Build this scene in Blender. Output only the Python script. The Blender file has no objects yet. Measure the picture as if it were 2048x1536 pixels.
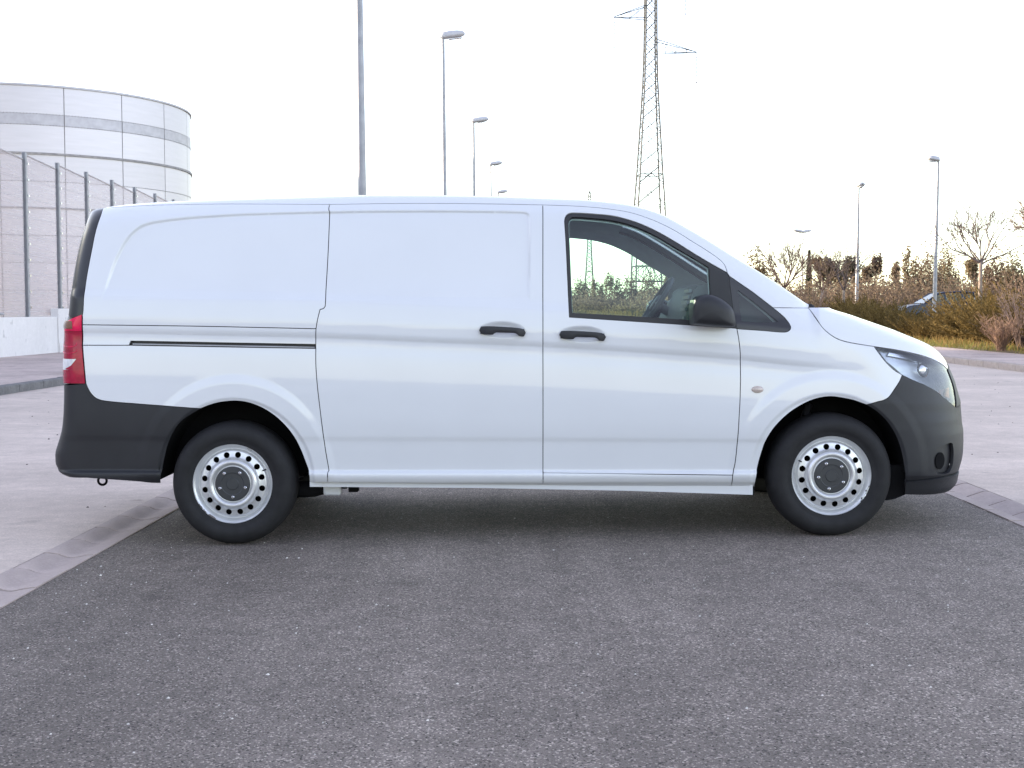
import bpy, math, random
import numpy as np
from mathutils import Vector, Matrix
from mathutils.geometry import delaunay_2d_cdt

# ------------------------------------------------------------------ camera, world, sun, exposure
S = bpy.context.scene
COL = S.collection
R = math.radians
cd = bpy.data.cameras.new('camera'); cam = bpy.data.objects.new('camera', cd); COL.objects.link(cam)
cd.sensor_width = 36; cd.lens = 44.53; cd.clip_end = 4000; cd.clip_start = .05
cam.location = (0, 0, 1.22); cam.rotation_euler = (R(90 - 3.276), 0, 0)
S.camera = cam

SUN_EL, SUN_AZ = R(12), R(-70)                     # low winter sun from the left, a little beyond the van
w = bpy.data.worlds.new('World'); S.world = w; w.use_nodes = True
nt = w.node_tree; nt.nodes.clear()
sky = nt.nodes.new('ShaderNodeTexSky'); sky.sky_type = 'NISHITA'; sky.sun_disc = False
sky.sun_elevation = SUN_EL; sky.sun_rotation = SUN_AZ
sky.air_density = 1.0; sky.dust_density = .6; sky.ozone_density = 1.0
hs = nt.nodes.new('ShaderNodeHueSaturation'); hs.inputs['Saturation'].default_value = SKY_SAT = .62; hs.inputs['Hue'].default_value = .528
bg = nt.nodes.new('ShaderNodeBackground'); bg.inputs['Strength'].default_value = .15
wo = nt.nodes.new('ShaderNodeOutputWorld')
nt.links.new(sky.outputs[0], hs.inputs['Color']); nt.links.new(hs.outputs[0], bg.inputs[0]); nt.links.new(bg.outputs[0], wo.inputs[0])
sl = bpy.data.lights.new('sun', 'SUN'); sl.energy = 2.7; sl.angle = R(.6); sl.color = (1, .80, .58)
so = bpy.data.objects.new('sun', sl); COL.objects.link(so)
to_sun = Vector((math.sin(SUN_AZ) * math.cos(SUN_EL), math.cos(SUN_AZ) * math.cos(SUN_EL), math.sin(SUN_EL)))
so.rotation_euler = to_sun.to_track_quat('Z', 'Y').to_euler()
S.view_settings.view_transform = 'Standard'; S.view_settings.look = 'None'
S.view_settings.exposure = 2.16; S.view_settings.gamma = 1
S.view_settings.use_curve_mapping = False
S.render.engine = 'CYCLES'
S.cycles.max_bounces = 8; S.cycles.transparent_max_bounces = 16

# ------------------------------------------------------------------ helpers
def mat(name, col, rough=.6, metal=0, coat=0, spec=.5, noise=None, bump=None, emit=None):
    """procedural material; noise = (scale, amount, detail) varies the colour, bump = (scale, distance)"""
    m = bpy.data.materials.new(name); m.use_nodes = True
    n = m.node_tree.nodes; l = m.node_tree.links; b = n['Principled BSDF']
    b.inputs['Base Color'].default_value = (*col, 1); b.inputs['Roughness'].default_value = rough
    b.inputs['Metallic'].default_value = metal; b.inputs['Coat Weight'].default_value = coat
    b.inputs['Coat Roughness'].default_value = .03; b.inputs['Specular IOR Level'].default_value = spec
    if noise or bump: tc = n.new('ShaderNodeTexCoord')
    if noise:
        t = n.new('ShaderNodeTexNoise'); t.inputs['Scale'].default_value = noise[0]
        t.inputs['Detail'].default_value = noise[2] if len(noise) > 2 else 4
        l.new(tc.outputs['Object'], t.inputs['Vector'])
        mr = n.new('ShaderNodeMapRange'); mr.inputs['From Min'].default_value = .3; mr.inputs['From Max'].default_value = .7
        mr.inputs['To Min'].default_value = 1 - noise[1]; mr.inputs['To Max'].default_value = 1 + noise[1]
        l.new(t.outputs['Fac'], mr.inputs['Value'])
        mx = n.new('ShaderNodeVectorMath'); mx.operation = 'SCALE'; mx.inputs[0].default_value = col
        l.new(mr.outputs[0], mx.inputs['Scale']); l.new(mx.outputs[0], b.inputs['Base Color'])
    if bump:
        t2 = n.new('ShaderNodeTexNoise'); t2.inputs['Scale'].default_value = bump[0]; t2.inputs['Detail'].default_value = 3
        l.new(tc.outputs['Object'], t2.inputs['Vector'])
        bp = n.new('ShaderNodeBump'); bp.inputs['Distance'].default_value = bump[1]; bp.inputs['Strength'].default_value = 1
        l.new(t2.outputs['Fac'], bp.inputs['Height']); l.new(bp.outputs[0], b.inputs['Normal'])
    return m

class MB:
    """collects shapes into one mesh"""
    def __init__(s): s.v = []; s.f = []
    def add(s, v, f):
        o = len(s.v); s.v.extend([tuple(map(float, p)) for p in v]); s.f.extend([tuple(i + o for i in q) for q in f]); return s
    def box(s, a, b, rot=0, at=(0, 0, 0)):
        c, sn = math.cos(rot), math.sin(rot)
        P8 = [(x, y, z) for z in (a[2], b[2]) for y in (a[1], b[1]) for x in (a[0], b[0])]
        P8 = [(at[0] + x * c - y * sn, at[1] + x * sn + y * c, at[2] + z) for x, y, z in P8]
        return s.add(P8, [(0, 2, 3, 1), (4, 5, 7, 6), (0, 1, 5, 4), (2, 6, 7, 3), (0, 4, 6, 2), (1, 3, 7, 5)])
    def tube(s, pts, rad, n=6, caps=True):
        pts = [Vector(p) for p in pts]
        if not hasattr(rad, '__len__'): rad = [rad] * len(pts)
        rings = []; up = None
        for i, p in enumerate(pts):
            d = (pts[min(i + 1, len(pts) - 1)] - pts[max(i - 1, 0)]).normalized()
            if up is None: up = Vector((0, 0, 1)) if abs(d.z) < .9 else Vector((1, 0, 0))
            a = (up - d * up.dot(d)).normalized(); b = d.cross(a); up = a
            rings.append([p + rad[i] * (a * math.cos(2 * math.pi * k / n) + b * math.sin(2 * math.pi * k / n)) for k in range(n)])
        v = [q for r_ in rings for q in r_]
        f = [(i * n + k, i * n + (k + 1) % n, (i + 1) * n + (k + 1) % n, (i + 1) * n + k) for i in range(len(pts) - 1) for k in range(n)]
        if caps: f += [tuple(range(n))[::-1], tuple((len(pts) - 1) * n + k for k in range(n))]
        return s.add(v, f)
    def bar(s, a, b, w):
        return s.tube([a, b], w * .7, 4)
    def lathe(s, prof, n=48, axis='y', at=(0, 0, 0), closed=False):
        v = []; m = len(prof)
        for k in range(n):
            a = 2 * math.pi * k / n; c, sn = math.cos(a), math.sin(a)
            for r_, h in prof:
                if axis == 'y': v.append((at[0] + r_ * c, at[1] + h, at[2] + r_ * sn))
                else: v.append((at[0] + r_ * c, at[1] + r_ * sn, at[2] + h))
        f = []
        for k in range(n):
            for i in range(m - 1 + (1 if closed else 0)):
                j = (i + 1) % m
                q = (k * m + i, k * m + j, ((k + 1) % n) * m + j, ((k + 1) % n) * m + i)
                f.append(q if axis == 'y' else q[::-1])
        return s.add(v, f)
    def grid(s, G):
        """G[i][j] points"""
        a, b = len(G), len(G[0])
        return s.add([p for r_ in G for p in r_], [(i * b + j, i * b + j + 1, (i + 1) * b + j + 1, (i + 1) * b + j) for i in range(a - 1) for j in range(b - 1)])
    def prism(s, poly, ax, lo, hi):
        """2-D polygon pushed along an axis; ax 'y': poly is (x, z); 'x': (y, z); 'z': (x, y)"""
        put = {'y': lambda p, t: (p[0], t, p[1]), 'x': lambda p, t: (t, p[0], p[1]), 'z': lambda p, t: (p[0], p[1], t)}[ax]
        n = len(poly); v = [put(p, lo) for p in poly] + [put(p, hi) for p in poly]
        return s.add(v, [tuple(range(n)), tuple(range(n, 2 * n))[::-1]] + [(i, i + n, (i + 1) % n + n, (i + 1) % n) for i in range(n)])
    def build(s, name, m, parent=None, smooth=False, angle=None):
        me = bpy.data.meshes.new(name); me.from_pydata(s.v, [], s.f); me.validate(); me.update()
        me.materials.append(m)
        if smooth: me.shade_smooth()
        o = bpy.data.objects.new(name, me); COL.objects.link(o)
        if parent: o.parent = parent
        if angle:
            me.set_sharp_from_angle(angle=R(angle))
        return o

def tag(o, label=None, cat=None, group=None, kind=None):
    if label: o['label'] = label
    if cat: o['category'] = cat
    if group: o['group'] = group
    if kind: o['kind'] = kind
    return o
def empty(name, loc=(0, 0, 0), rz=0, parent=None):
    o = bpy.data.objects.new(name, None); COL.objects.link(o); o.location = loc; o.rotation_euler = (0, 0, rz)
    if parent: o.parent = parent
    return o
def copy_tree(o, parent=None):
    c = o.copy(); COL.objects.link(c)
    if parent: c.parent = parent
    for ch in list(o.children): copy_tree(ch, c)
    return c
def bevel(o, w=.006, seg=2):
    b = o.modifiers.new('bevel', 'BEVEL'); b.width = w; b.segments = seg; b.limit_method = 'ANGLE'; b.angle_limit = R(35); return o
# ------------------------------------------------------------------ materials
def nodes(m): return m.node_tree.nodes, m.node_tree.links, m.node_tree.nodes['Principled BSDF']
def ground_mat(name, base, fine, speck, patch, rough=.9, streak=0, bumpd=.004, fscale=140, lanes=0):
    """road surface: fine grain, light and dark aggregate, broad worn patches, optional pale streaks along y"""
    m = mat(name, base, rough, spec=.3); n, l, b = nodes(m)
    tc = n.new('ShaderNodeTexCoord')
    def noise(sc, det, vec=None, ro=.6):
        t = n.new('ShaderNodeTexNoise'); t.inputs['Scale'].default_value = sc; t.inputs['Detail'].default_value = det; t.inputs['Roughness'].default_value = ro
        l.new(vec or tc.outputs['Object'], t.inputs['Vector']); return t.outputs['Fac']
    def rng(x, a, b_, c, d):
        r_ = n.new('ShaderNodeMapRange'); l.new(x, r_.inputs['Value'])
        for k, v in zip(('From Min', 'From Max', 'To Min', 'To Max'), (a, b_, c, d)): r_.inputs[k].default_value = v
        return r_.outputs[0]
    def mul(x, y):
        q = n.new('ShaderNodeMath'); q.operation = 'MULTIPLY'; l.new(x, q.inputs[0]); l.new(y, q.inputs[1]); return q.outputs[0]
    f = mul(rng(noise(fscale, 5, ro=.75), .25, .75, 1 - fine, 1 + fine), rng(noise(.55, 5), .3, .7, 1 - patch, 1 + patch))
    f = mul(f, rng(noise(7, 4), .3, .7, 1 - patch * .6, 1 + patch * .6))
    vo = n.new('ShaderNodeTexVoronoi'); vo.inputs['Scale'].default_value = fscale * .75; l.new(tc.outputs['Object'], vo.inputs['Vector'])
    sepc = n.new('ShaderNodeSeparateColor'); l.new(vo.outputs['Color'], sepc.inputs[0])
    f = mul(f, rng(sepc.outputs[0], .78, 1.0, 1, 1 + speck))
    f = mul(f, rng(sepc.outputs[1], .80, 1.0, 1, max(.2, 1 - speck * .6)))
    f = mul(f, rng(noise(2.3, 2), .66, .74, 1, .72))
    if lanes:                                        # wheel tracks and paving joints run along the street
        mp = n.new('ShaderNodeMapping'); mp.inputs['Scale'].default_value = (1.1, .045, 1); l.new(tc.outputs['Object'], mp.inputs['Vector'])
        f = mul(f, rng(noise(1, 3, mp.outputs[0]), .3, .7, 1 - lanes, 1 + lanes))
        mp = n.new('ShaderNodeMapping'); mp.inputs['Scale'].default_value = (5, .25, 1); l.new(tc.outputs['Object'], mp.inputs['Vector'])
        f = mul(f, rng(noise(1, 3, mp.outputs[0]), .3, .7, 1 - lanes * .4, 1 + lanes * .4))
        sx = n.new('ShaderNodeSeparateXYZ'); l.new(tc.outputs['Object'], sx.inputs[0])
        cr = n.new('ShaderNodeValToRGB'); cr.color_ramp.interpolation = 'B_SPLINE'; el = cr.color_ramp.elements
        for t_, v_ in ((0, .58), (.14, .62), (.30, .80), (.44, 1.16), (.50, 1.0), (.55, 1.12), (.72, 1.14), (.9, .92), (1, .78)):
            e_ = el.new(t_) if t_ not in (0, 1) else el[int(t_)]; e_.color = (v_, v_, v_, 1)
        l.new(rng(sx.outputs[0], -2.3, 2.9, 0, 1), cr.inputs[0]); f = mul(f, cr.outputs[0])   # darker along the left edge, paler across the middle
    if streak:
        mp = n.new('ShaderNodeMapping'); mp.inputs['Scale'].default_value = (.45, .9, 1); mp.inputs['Rotation'].default_value = (0, 0, R(20))
        l.new(tc.outputs['Object'], mp.inputs['Vector'])
        f = mul(f, rng(noise(1.1, 6, mp.outputs[0], .65), .5, .68, 1, 1 + streak))
        mp = n.new('ShaderNodeMapping'); mp.inputs['Scale'].default_value = (2, 4, 1); mp.inputs['Rotation'].default_value = (0, 0, R(14))
        l.new(tc.outputs['Object'], mp.inputs['Vector'])
        f = mul(f, rng(noise(2.2, 5, mp.outputs[0], .7), .35, .7, 1 - streak * .35, 1 + streak * .35))
    mx = n.new('ShaderNodeVectorMath'); mx.operation = 'SCALE'; mx.inputs[0].default_value = base; l.new(f, mx.inputs['Scale']); l.new(mx.outputs[0], b.inputs['Base Color'])
    bp = n.new('ShaderNodeBump'); bp.inputs['Distance'].default_value = bumpd; bp.inputs['Strength'].default_value = .9
    ad = n.new('ShaderNodeMath'); ad.operation = 'ADD'; l.new(noise(fscale * .9, 4, ro=.7), ad.inputs[0]); l.new(vo.outputs['Distance'], ad.inputs[1])
    l.new(ad.outputs[0], bp.inputs['Height']); l.new(bp.outputs[0], b.inputs['Normal'])
    return m

def leaf_mat(name, col, var=.35, trans=.35):
    m = mat(name, col, .75, spec=.15); n, l, b = nodes(m)
    oi = n.new('ShaderNodeObjectInfo'); g = n.new('ShaderNodeNewGeometry'); tc = n.new('ShaderNodeTexCoord')
    t = n.new('ShaderNodeTexNoise'); t.inputs['Scale'].default_value = 1.7; t.inputs['Detail'].default_value = 4; l.new(tc.outputs['Object'], t.inputs['Vector'])
    a = n.new('ShaderNodeMath'); a.operation = 'ADD'; l.new(g.outputs['Random Per Island'], a.inputs[0]); l.new(oi.outputs['Random'], a.inputs[1])
    a2 = n.new('ShaderNodeMath'); a2.operation = 'MULTIPLY_ADD'; l.new(t.outputs['Fac'], a2.inputs[0]); a2.inputs[1].default_value = 1.6; l.new(a.outputs[0], a2.inputs[2])
    mr = n.new('ShaderNodeMapRange'); mr.inputs['From Min'].default_value = .3; mr.inputs['From Max'].default_value = 2.8
    mr.inputs['To Min'].default_value = 1 - var; mr.inputs['To Max'].default_value = 1 + var * 1.4; l.new(a2.outputs[0], mr.inputs['Value'])
    mx = n.new('ShaderNodeVectorMath'); mx.operation = 'SCALE'; mx.inputs[0].default_value = col; l.new(mr.outputs[0], mx.inputs['Scale'])
    l.new(mx.outputs[0], b.inputs['Base Color'])
    tr = n.new('ShaderNodeBsdfTranslucent'); l.new(mx.outputs[0], tr.inputs['Color'])
    ms = n.new('ShaderNodeMixShader'); ms.inputs[0].default_value = trans
    l.new(b.outputs[0], ms.inputs[1]); l.new(tr.outputs[0], ms.inputs[2]); l.new(ms.outputs[0], n['Material Output'].inputs[0])
    return m

def glass_mat(name, tint, spec=1.0, fac_add=0.0):
    m = bpy.data.materials.new(name); m.use_nodes = True; n = m.node_tree.nodes; l = m.node_tree.links; n.clear()
    o = n.new('ShaderNodeOutputMaterial'); t = n.new('ShaderNodeBsdfTransparent'); t.inputs[0].default_value = (*tint, 1)
    g = n.new('ShaderNodeBsdfGlossy'); g.inputs['Roughness'].default_value = .01; g.inputs['Color'].default_value = (spec, spec, spec, 1)
    fr = n.new('ShaderNodeFresnel'); fr.inputs['IOR'].default_value = 1.5
    tc = n.new('ShaderNodeTexCoord'); nz = n.new('ShaderNodeTexNoise'); nz.inputs['Scale'].default_value = 30; l.new(tc.outputs['Object'], nz.inputs['Vector'])
    df = n.new('ShaderNodeBsdfDiffuse'); df.inputs[0].default_value = (.6, .6, .6, 1)
    mr = n.new('ShaderNodeMapRange'); mr.inputs['To Min'].default_value = .005 + fac_add; mr.inputs['To Max'].default_value = .02 + fac_add; l.new(nz.outputs['Fac'], mr.inputs['Value'])
    ma = n.new('ShaderNodeMixShader'); l.new(mr.outputs[0], ma.inputs[0]); l.new(t.outputs[0], ma.inputs[1]); l.new(df.outputs[0], ma.inputs[2])
    mb = n.new('ShaderNodeMixShader'); l.new(fr.outputs[0], mb.inputs[0]); l.new(ma.outputs[0], mb.inputs[1]); l.new(g.outputs[0], mb.inputs[2])
    l.new(mb.outputs[0], o.inputs[0]); return m

M = {}
M['paint'] = mat('white_paint', (.645, .662, .70), .38, coat=1, noise=(3, .015))
M['black_plastic'] = mat('bumper_plastic', (.019, .020, .024), .5, spec=.4, noise=(6, .12), bump=(900, .0004))
M['gloss_black'] = mat('gloss_black', (.022, .022, .026), .28, spec=.5, noise=(5, .1))
M['rubber_seal'] = mat('rubber_seal', (.02, .02, .023), .55, noise=(9, .1))
M['dark'] = mat('dark_cavity', (.008, .008, .009), .95, spec=.1, noise=(9, .2))
M['cab_trim'] = mat('cab_trim', (.84, .86, .87), .8, noise=(6, .06))
M['dash'] = mat('dash_plastic', (.16, .17, .175), .6, noise=(8, .08))
M['seat_cloth'] = mat('seat_cloth', (.05, .05, .055), .95, noise=(60, .2))
M['tyre'] = mat('tyre_rubber', (.016, .016, .018), .72, spec=.3, noise=(14, .2), bump=(120, .001))
M['steel'] = mat('silver_wheel_paint', (.64, .65, .67), .34, metal=.6, noise=(12, .08))
M['hub'] = mat('hub_cap_plastic', (.028, .030, .034), .5, noise=(20, .1))
M['chrome'] = mat('chrome', (.75, .76, .78), .15, metal=1, noise=(10, .03))
M['scuff'] = mat('scuffed_metal', (.16, .14, .13), .6, metal=.4, noise=(60, .4))
M['reflector'] = mat('lamp_reflector', (.40, .42, .45), .22, metal=.7, noise=(14, .15))
M['amber'] = mat('amber_plastic', (.45, .20, .08), .4, noise=(20, .1))
M['clear_lens'] = glass_mat('clear_lens', (.86, .88, .90))
M['red_lens'] = mat('red_lens', (.66, .004, .07), .25, coat=.4, spec=.25, noise=(25, .15))
M['deep_red_lens'] = mat('deep_red_lens', (.32, .002, .032), .25, coat=.4, spec=.25, noise=(25, .2))
M['brown_lens'] = mat('brown_lens', (.16, .06, .03), .2, coat=1, noise=(20, .1))
M['white_lens'] = mat('white_lens', (.62, .62, .66), .15, coat=1, noise=(40, .15))
M['repeater'] = mat('pale_repeater_lens', (.50, .42, .38), .25, coat=1, noise=(80, .15))
M['glass'] = glass_mat('tinted_glass', (.74, .90, .87)); M['clear_glass'] = glass_mat('clear_glass', (.92, .95, .94))
M['dark_glass'] = glass_mat('dark_glass', (.50, .60, .59), fac_add=.02)
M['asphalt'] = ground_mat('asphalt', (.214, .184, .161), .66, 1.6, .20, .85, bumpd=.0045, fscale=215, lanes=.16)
M['lane'] = ground_mat('worn_concrete_lane', (.52, .44, .385), .12, .18, .12, .9, streak=.15, bumpd=.002, fscale=110)
M['gutter'] = ground_mat('gutter_concrete', (.44, .365, .335), .10, .10, .14, .85, bumpd=.001, fscale=120)
M['kerb'] = ground_mat('kerb_concrete', (.36, .31, .285), .12, .12, .2, .9, bumpd=.002, fscale=80)
M['kerb_old'] = ground_mat('weathered_kerb', (.17, .165, .165), .2, .2, .35, .9, bumpd=.003, fscale=40)
M['pavement'] = ground_mat('pavement', (.44, .36, .33), .12, .2, .22, .92, streak=.15, bumpd=.002, fscale=80)
M['soil'] = ground_mat('dry_soil', (.15, .12, .075), .3, .3, .3, .95, bumpd=.01, fscale=20)
M['wall'] = ground_mat('painted_wall', (.68, .66, .66), .03, .04, .05, .85, bumpd=.001, fscale=30)
M['galv'] = mat('galvanised_steel', (.30, .305, .33), .5, metal=.35, noise=(5, .15))
M['lamp_head'] = mat('lamp_head_grey', (.45, .45, .48), .5, noise=(5, .1))
M['pylon'] = mat('pylon_steel', (.06, .065, .07), .6, metal=.3, noise=(2, .2))
M['insulator'] = mat('insulator_glass', (.09, .05, .05), .85, noise=(6, .2))
M['bark'] = mat('pale_bark', (.24, .19, .155), .9, noise=(9, .3), bump=(30, .01))
M['twig'] = mat('twig', (.15, .11, .10), .9, noise=(4, .25))
M['red_twig'] = mat('reddish_twig', (.23, .145, .10), .9, noise=(4, .3))
M['juniper'] = leaf_mat('juniper_foliage', (.125, .088, .032), .65, .25)
M['scrub'] = leaf_mat('scrub_foliage', (.165, .120, .085), .24, .45)  # paler browns, with the haze over the scrub put into the colour
M['pine'] = leaf_mat('pine_foliage', (.145, .118, .078), .24, .45)  # lightened so the colour stands in for haze over the distant trees
M['pale_leaf'] = leaf_mat('pale_foliage', (.19, .145, .09), .3, .4)
M['cypress'] = leaf_mat('cypress_foliage', (.045, .055, .03), .4, .2)
M['dry_grass'] = leaf_mat('dry_grass', (.25, .17, .065), .4, .4)
M['grass'] = leaf_mat('green_grass', (.15, .15, .045), .4, .4)
M['car_blue'] = mat('dark_blue_car_paint', (.015, .026, .06), .35, coat=.25, noise=(3, .05))
M['grit'] = mat('grit', (.62, .59, .55), .8, noise=(60, .5))
M['debris'] = mat('dark_debris', (.06, .05, .045), .9, noise=(40, .4))
# ------------------------------------------------------------------ the van's measured lines, in metres
TOPLINE = [(-2.416, 1.7774), (-2.258, 1.7955), (-2.169, 1.8087), (-1.979, 1.824), (-1.586, 1.8419), (-1.171, 1.8542), (-0.998, 1.8597), (-0.74, 1.8658), (-0.395, 1.8641), (-0.05, 1.857), (0.168, 1.8487), (0.381, 1.8405), (0.532, 1.8268), (0.638, 1.8131), (0.729, 1.7925), (0.835, 1.7554), (0.949, 1.6933), (1.063, 1.6261), (1.215, 1.5297), (1.368, 1.4347), (1.444, 1.3869), (1.52, 1.3335), (1.582, 1.2909), (1.646, 1.2433), (1.725, 1.1895)]
CREASE = [(-2.8, 1.1171), (-2.284, 1.1171), (-1.671, 1.105), (-1.053, 1.0916), (-0.445, 1.0675), (0.163, 1.0434), (0.662, 1.0139), (1.22, 0.9737), (1.601, 0.9361), (2.8, 0.8861)]
ARCHES = [(-1.494, 0.307, 0.407, 0.429), (1.714, 0.348, 0.405, 0.413)]
NOSE = [(0.15, 2.4174), (0.184, 2.5174), (0.2149, 2.5731), (0.2537, 2.6045), (0.3044, 2.6107), (0.3347, 2.6182), (0.3842, 2.6333), (0.433, 2.6415), (0.476, 2.6445), (0.5378, 2.6452), (0.5897, 2.6384), (0.6356, 2.6363), (0.684, 2.636), (0.7607, 2.6197), (0.8312, 2.6012), (0.888, 2.577), (0.9283, 2.5622), (0.9655, 2.5351), (1.0032, 2.4947), (1.0388, 2.4343), (1.0634, 2.3743), (1.0972, 2.2869), (1.1236, 2.2143), (1.1402, 2.1611), (1.1732, 2.0554), (1.2031, 1.9605), (1.2312, 1.8549), (1.2472, 1.8166), (1.95, 1.7966)]
TAIL = [(0.15, -2.1874), (0.2921, -2.3874), (0.3121, -2.4725), (0.3319, -2.5219), (0.3564, -2.5475), (0.3907, -2.562), (0.4343, -2.5611), (0.4953, -2.5426), (0.5749, -2.5137), (0.6611, -2.4984), (0.829, -2.4842), (0.9096, -2.4825), (0.96, -2.4799), (1.0655, -2.4731), (1.1416, -2.467), (1.1633, -2.4615), (1.1849, -2.4483), (1.2408, -2.4418), (1.3428, -2.4344), (1.4977, -2.4195), (1.6149, -2.4002), (1.6663, -2.3878), (1.7074, -2.3809), (1.7507, -2.3764), (1.779, -2.3766), (1.7984, -2.3683), (1.8067, -2.3357), (1.95, -2.2857)]
RECESS = [[(-2.1994, 1.2815), (-2.1906, 1.3352), (-2.1667, 1.4241), (-2.1451, 1.4917), (-2.1185, 1.5541), (-2.096, 1.5975), (-2.066, 1.6383), (-2.0368, 1.6669), (-2.0036, 1.6885), (-1.9401, 1.7075), (-1.7557, 1.7313), (-1.6095, 1.7415), (-1.4781, 1.7494), (-1.2573, 1.7567), (-1.0162, 1.7624), (-0.8779, 1.7632), (-0.7153, 1.7637), (-0.5256, 1.7637), (-0.5198, 1.2815)], [(-1.4555, 1.2814), (-1.4749, 1.7573), (-1.3118, 1.7585), (-1.1491, 1.7603), (-0.9891, 1.7627), (-0.7425, 1.7659), (-0.4716, 1.7679), (-0.2006, 1.7658), (0.0434, 1.7626), (0.0759, 1.7584), (0.0921, 1.7472), (0.1001, 1.7278), (0.1012, 1.6322), (0.0996, 1.4698), (0.0966, 1.2816)]]
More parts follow.
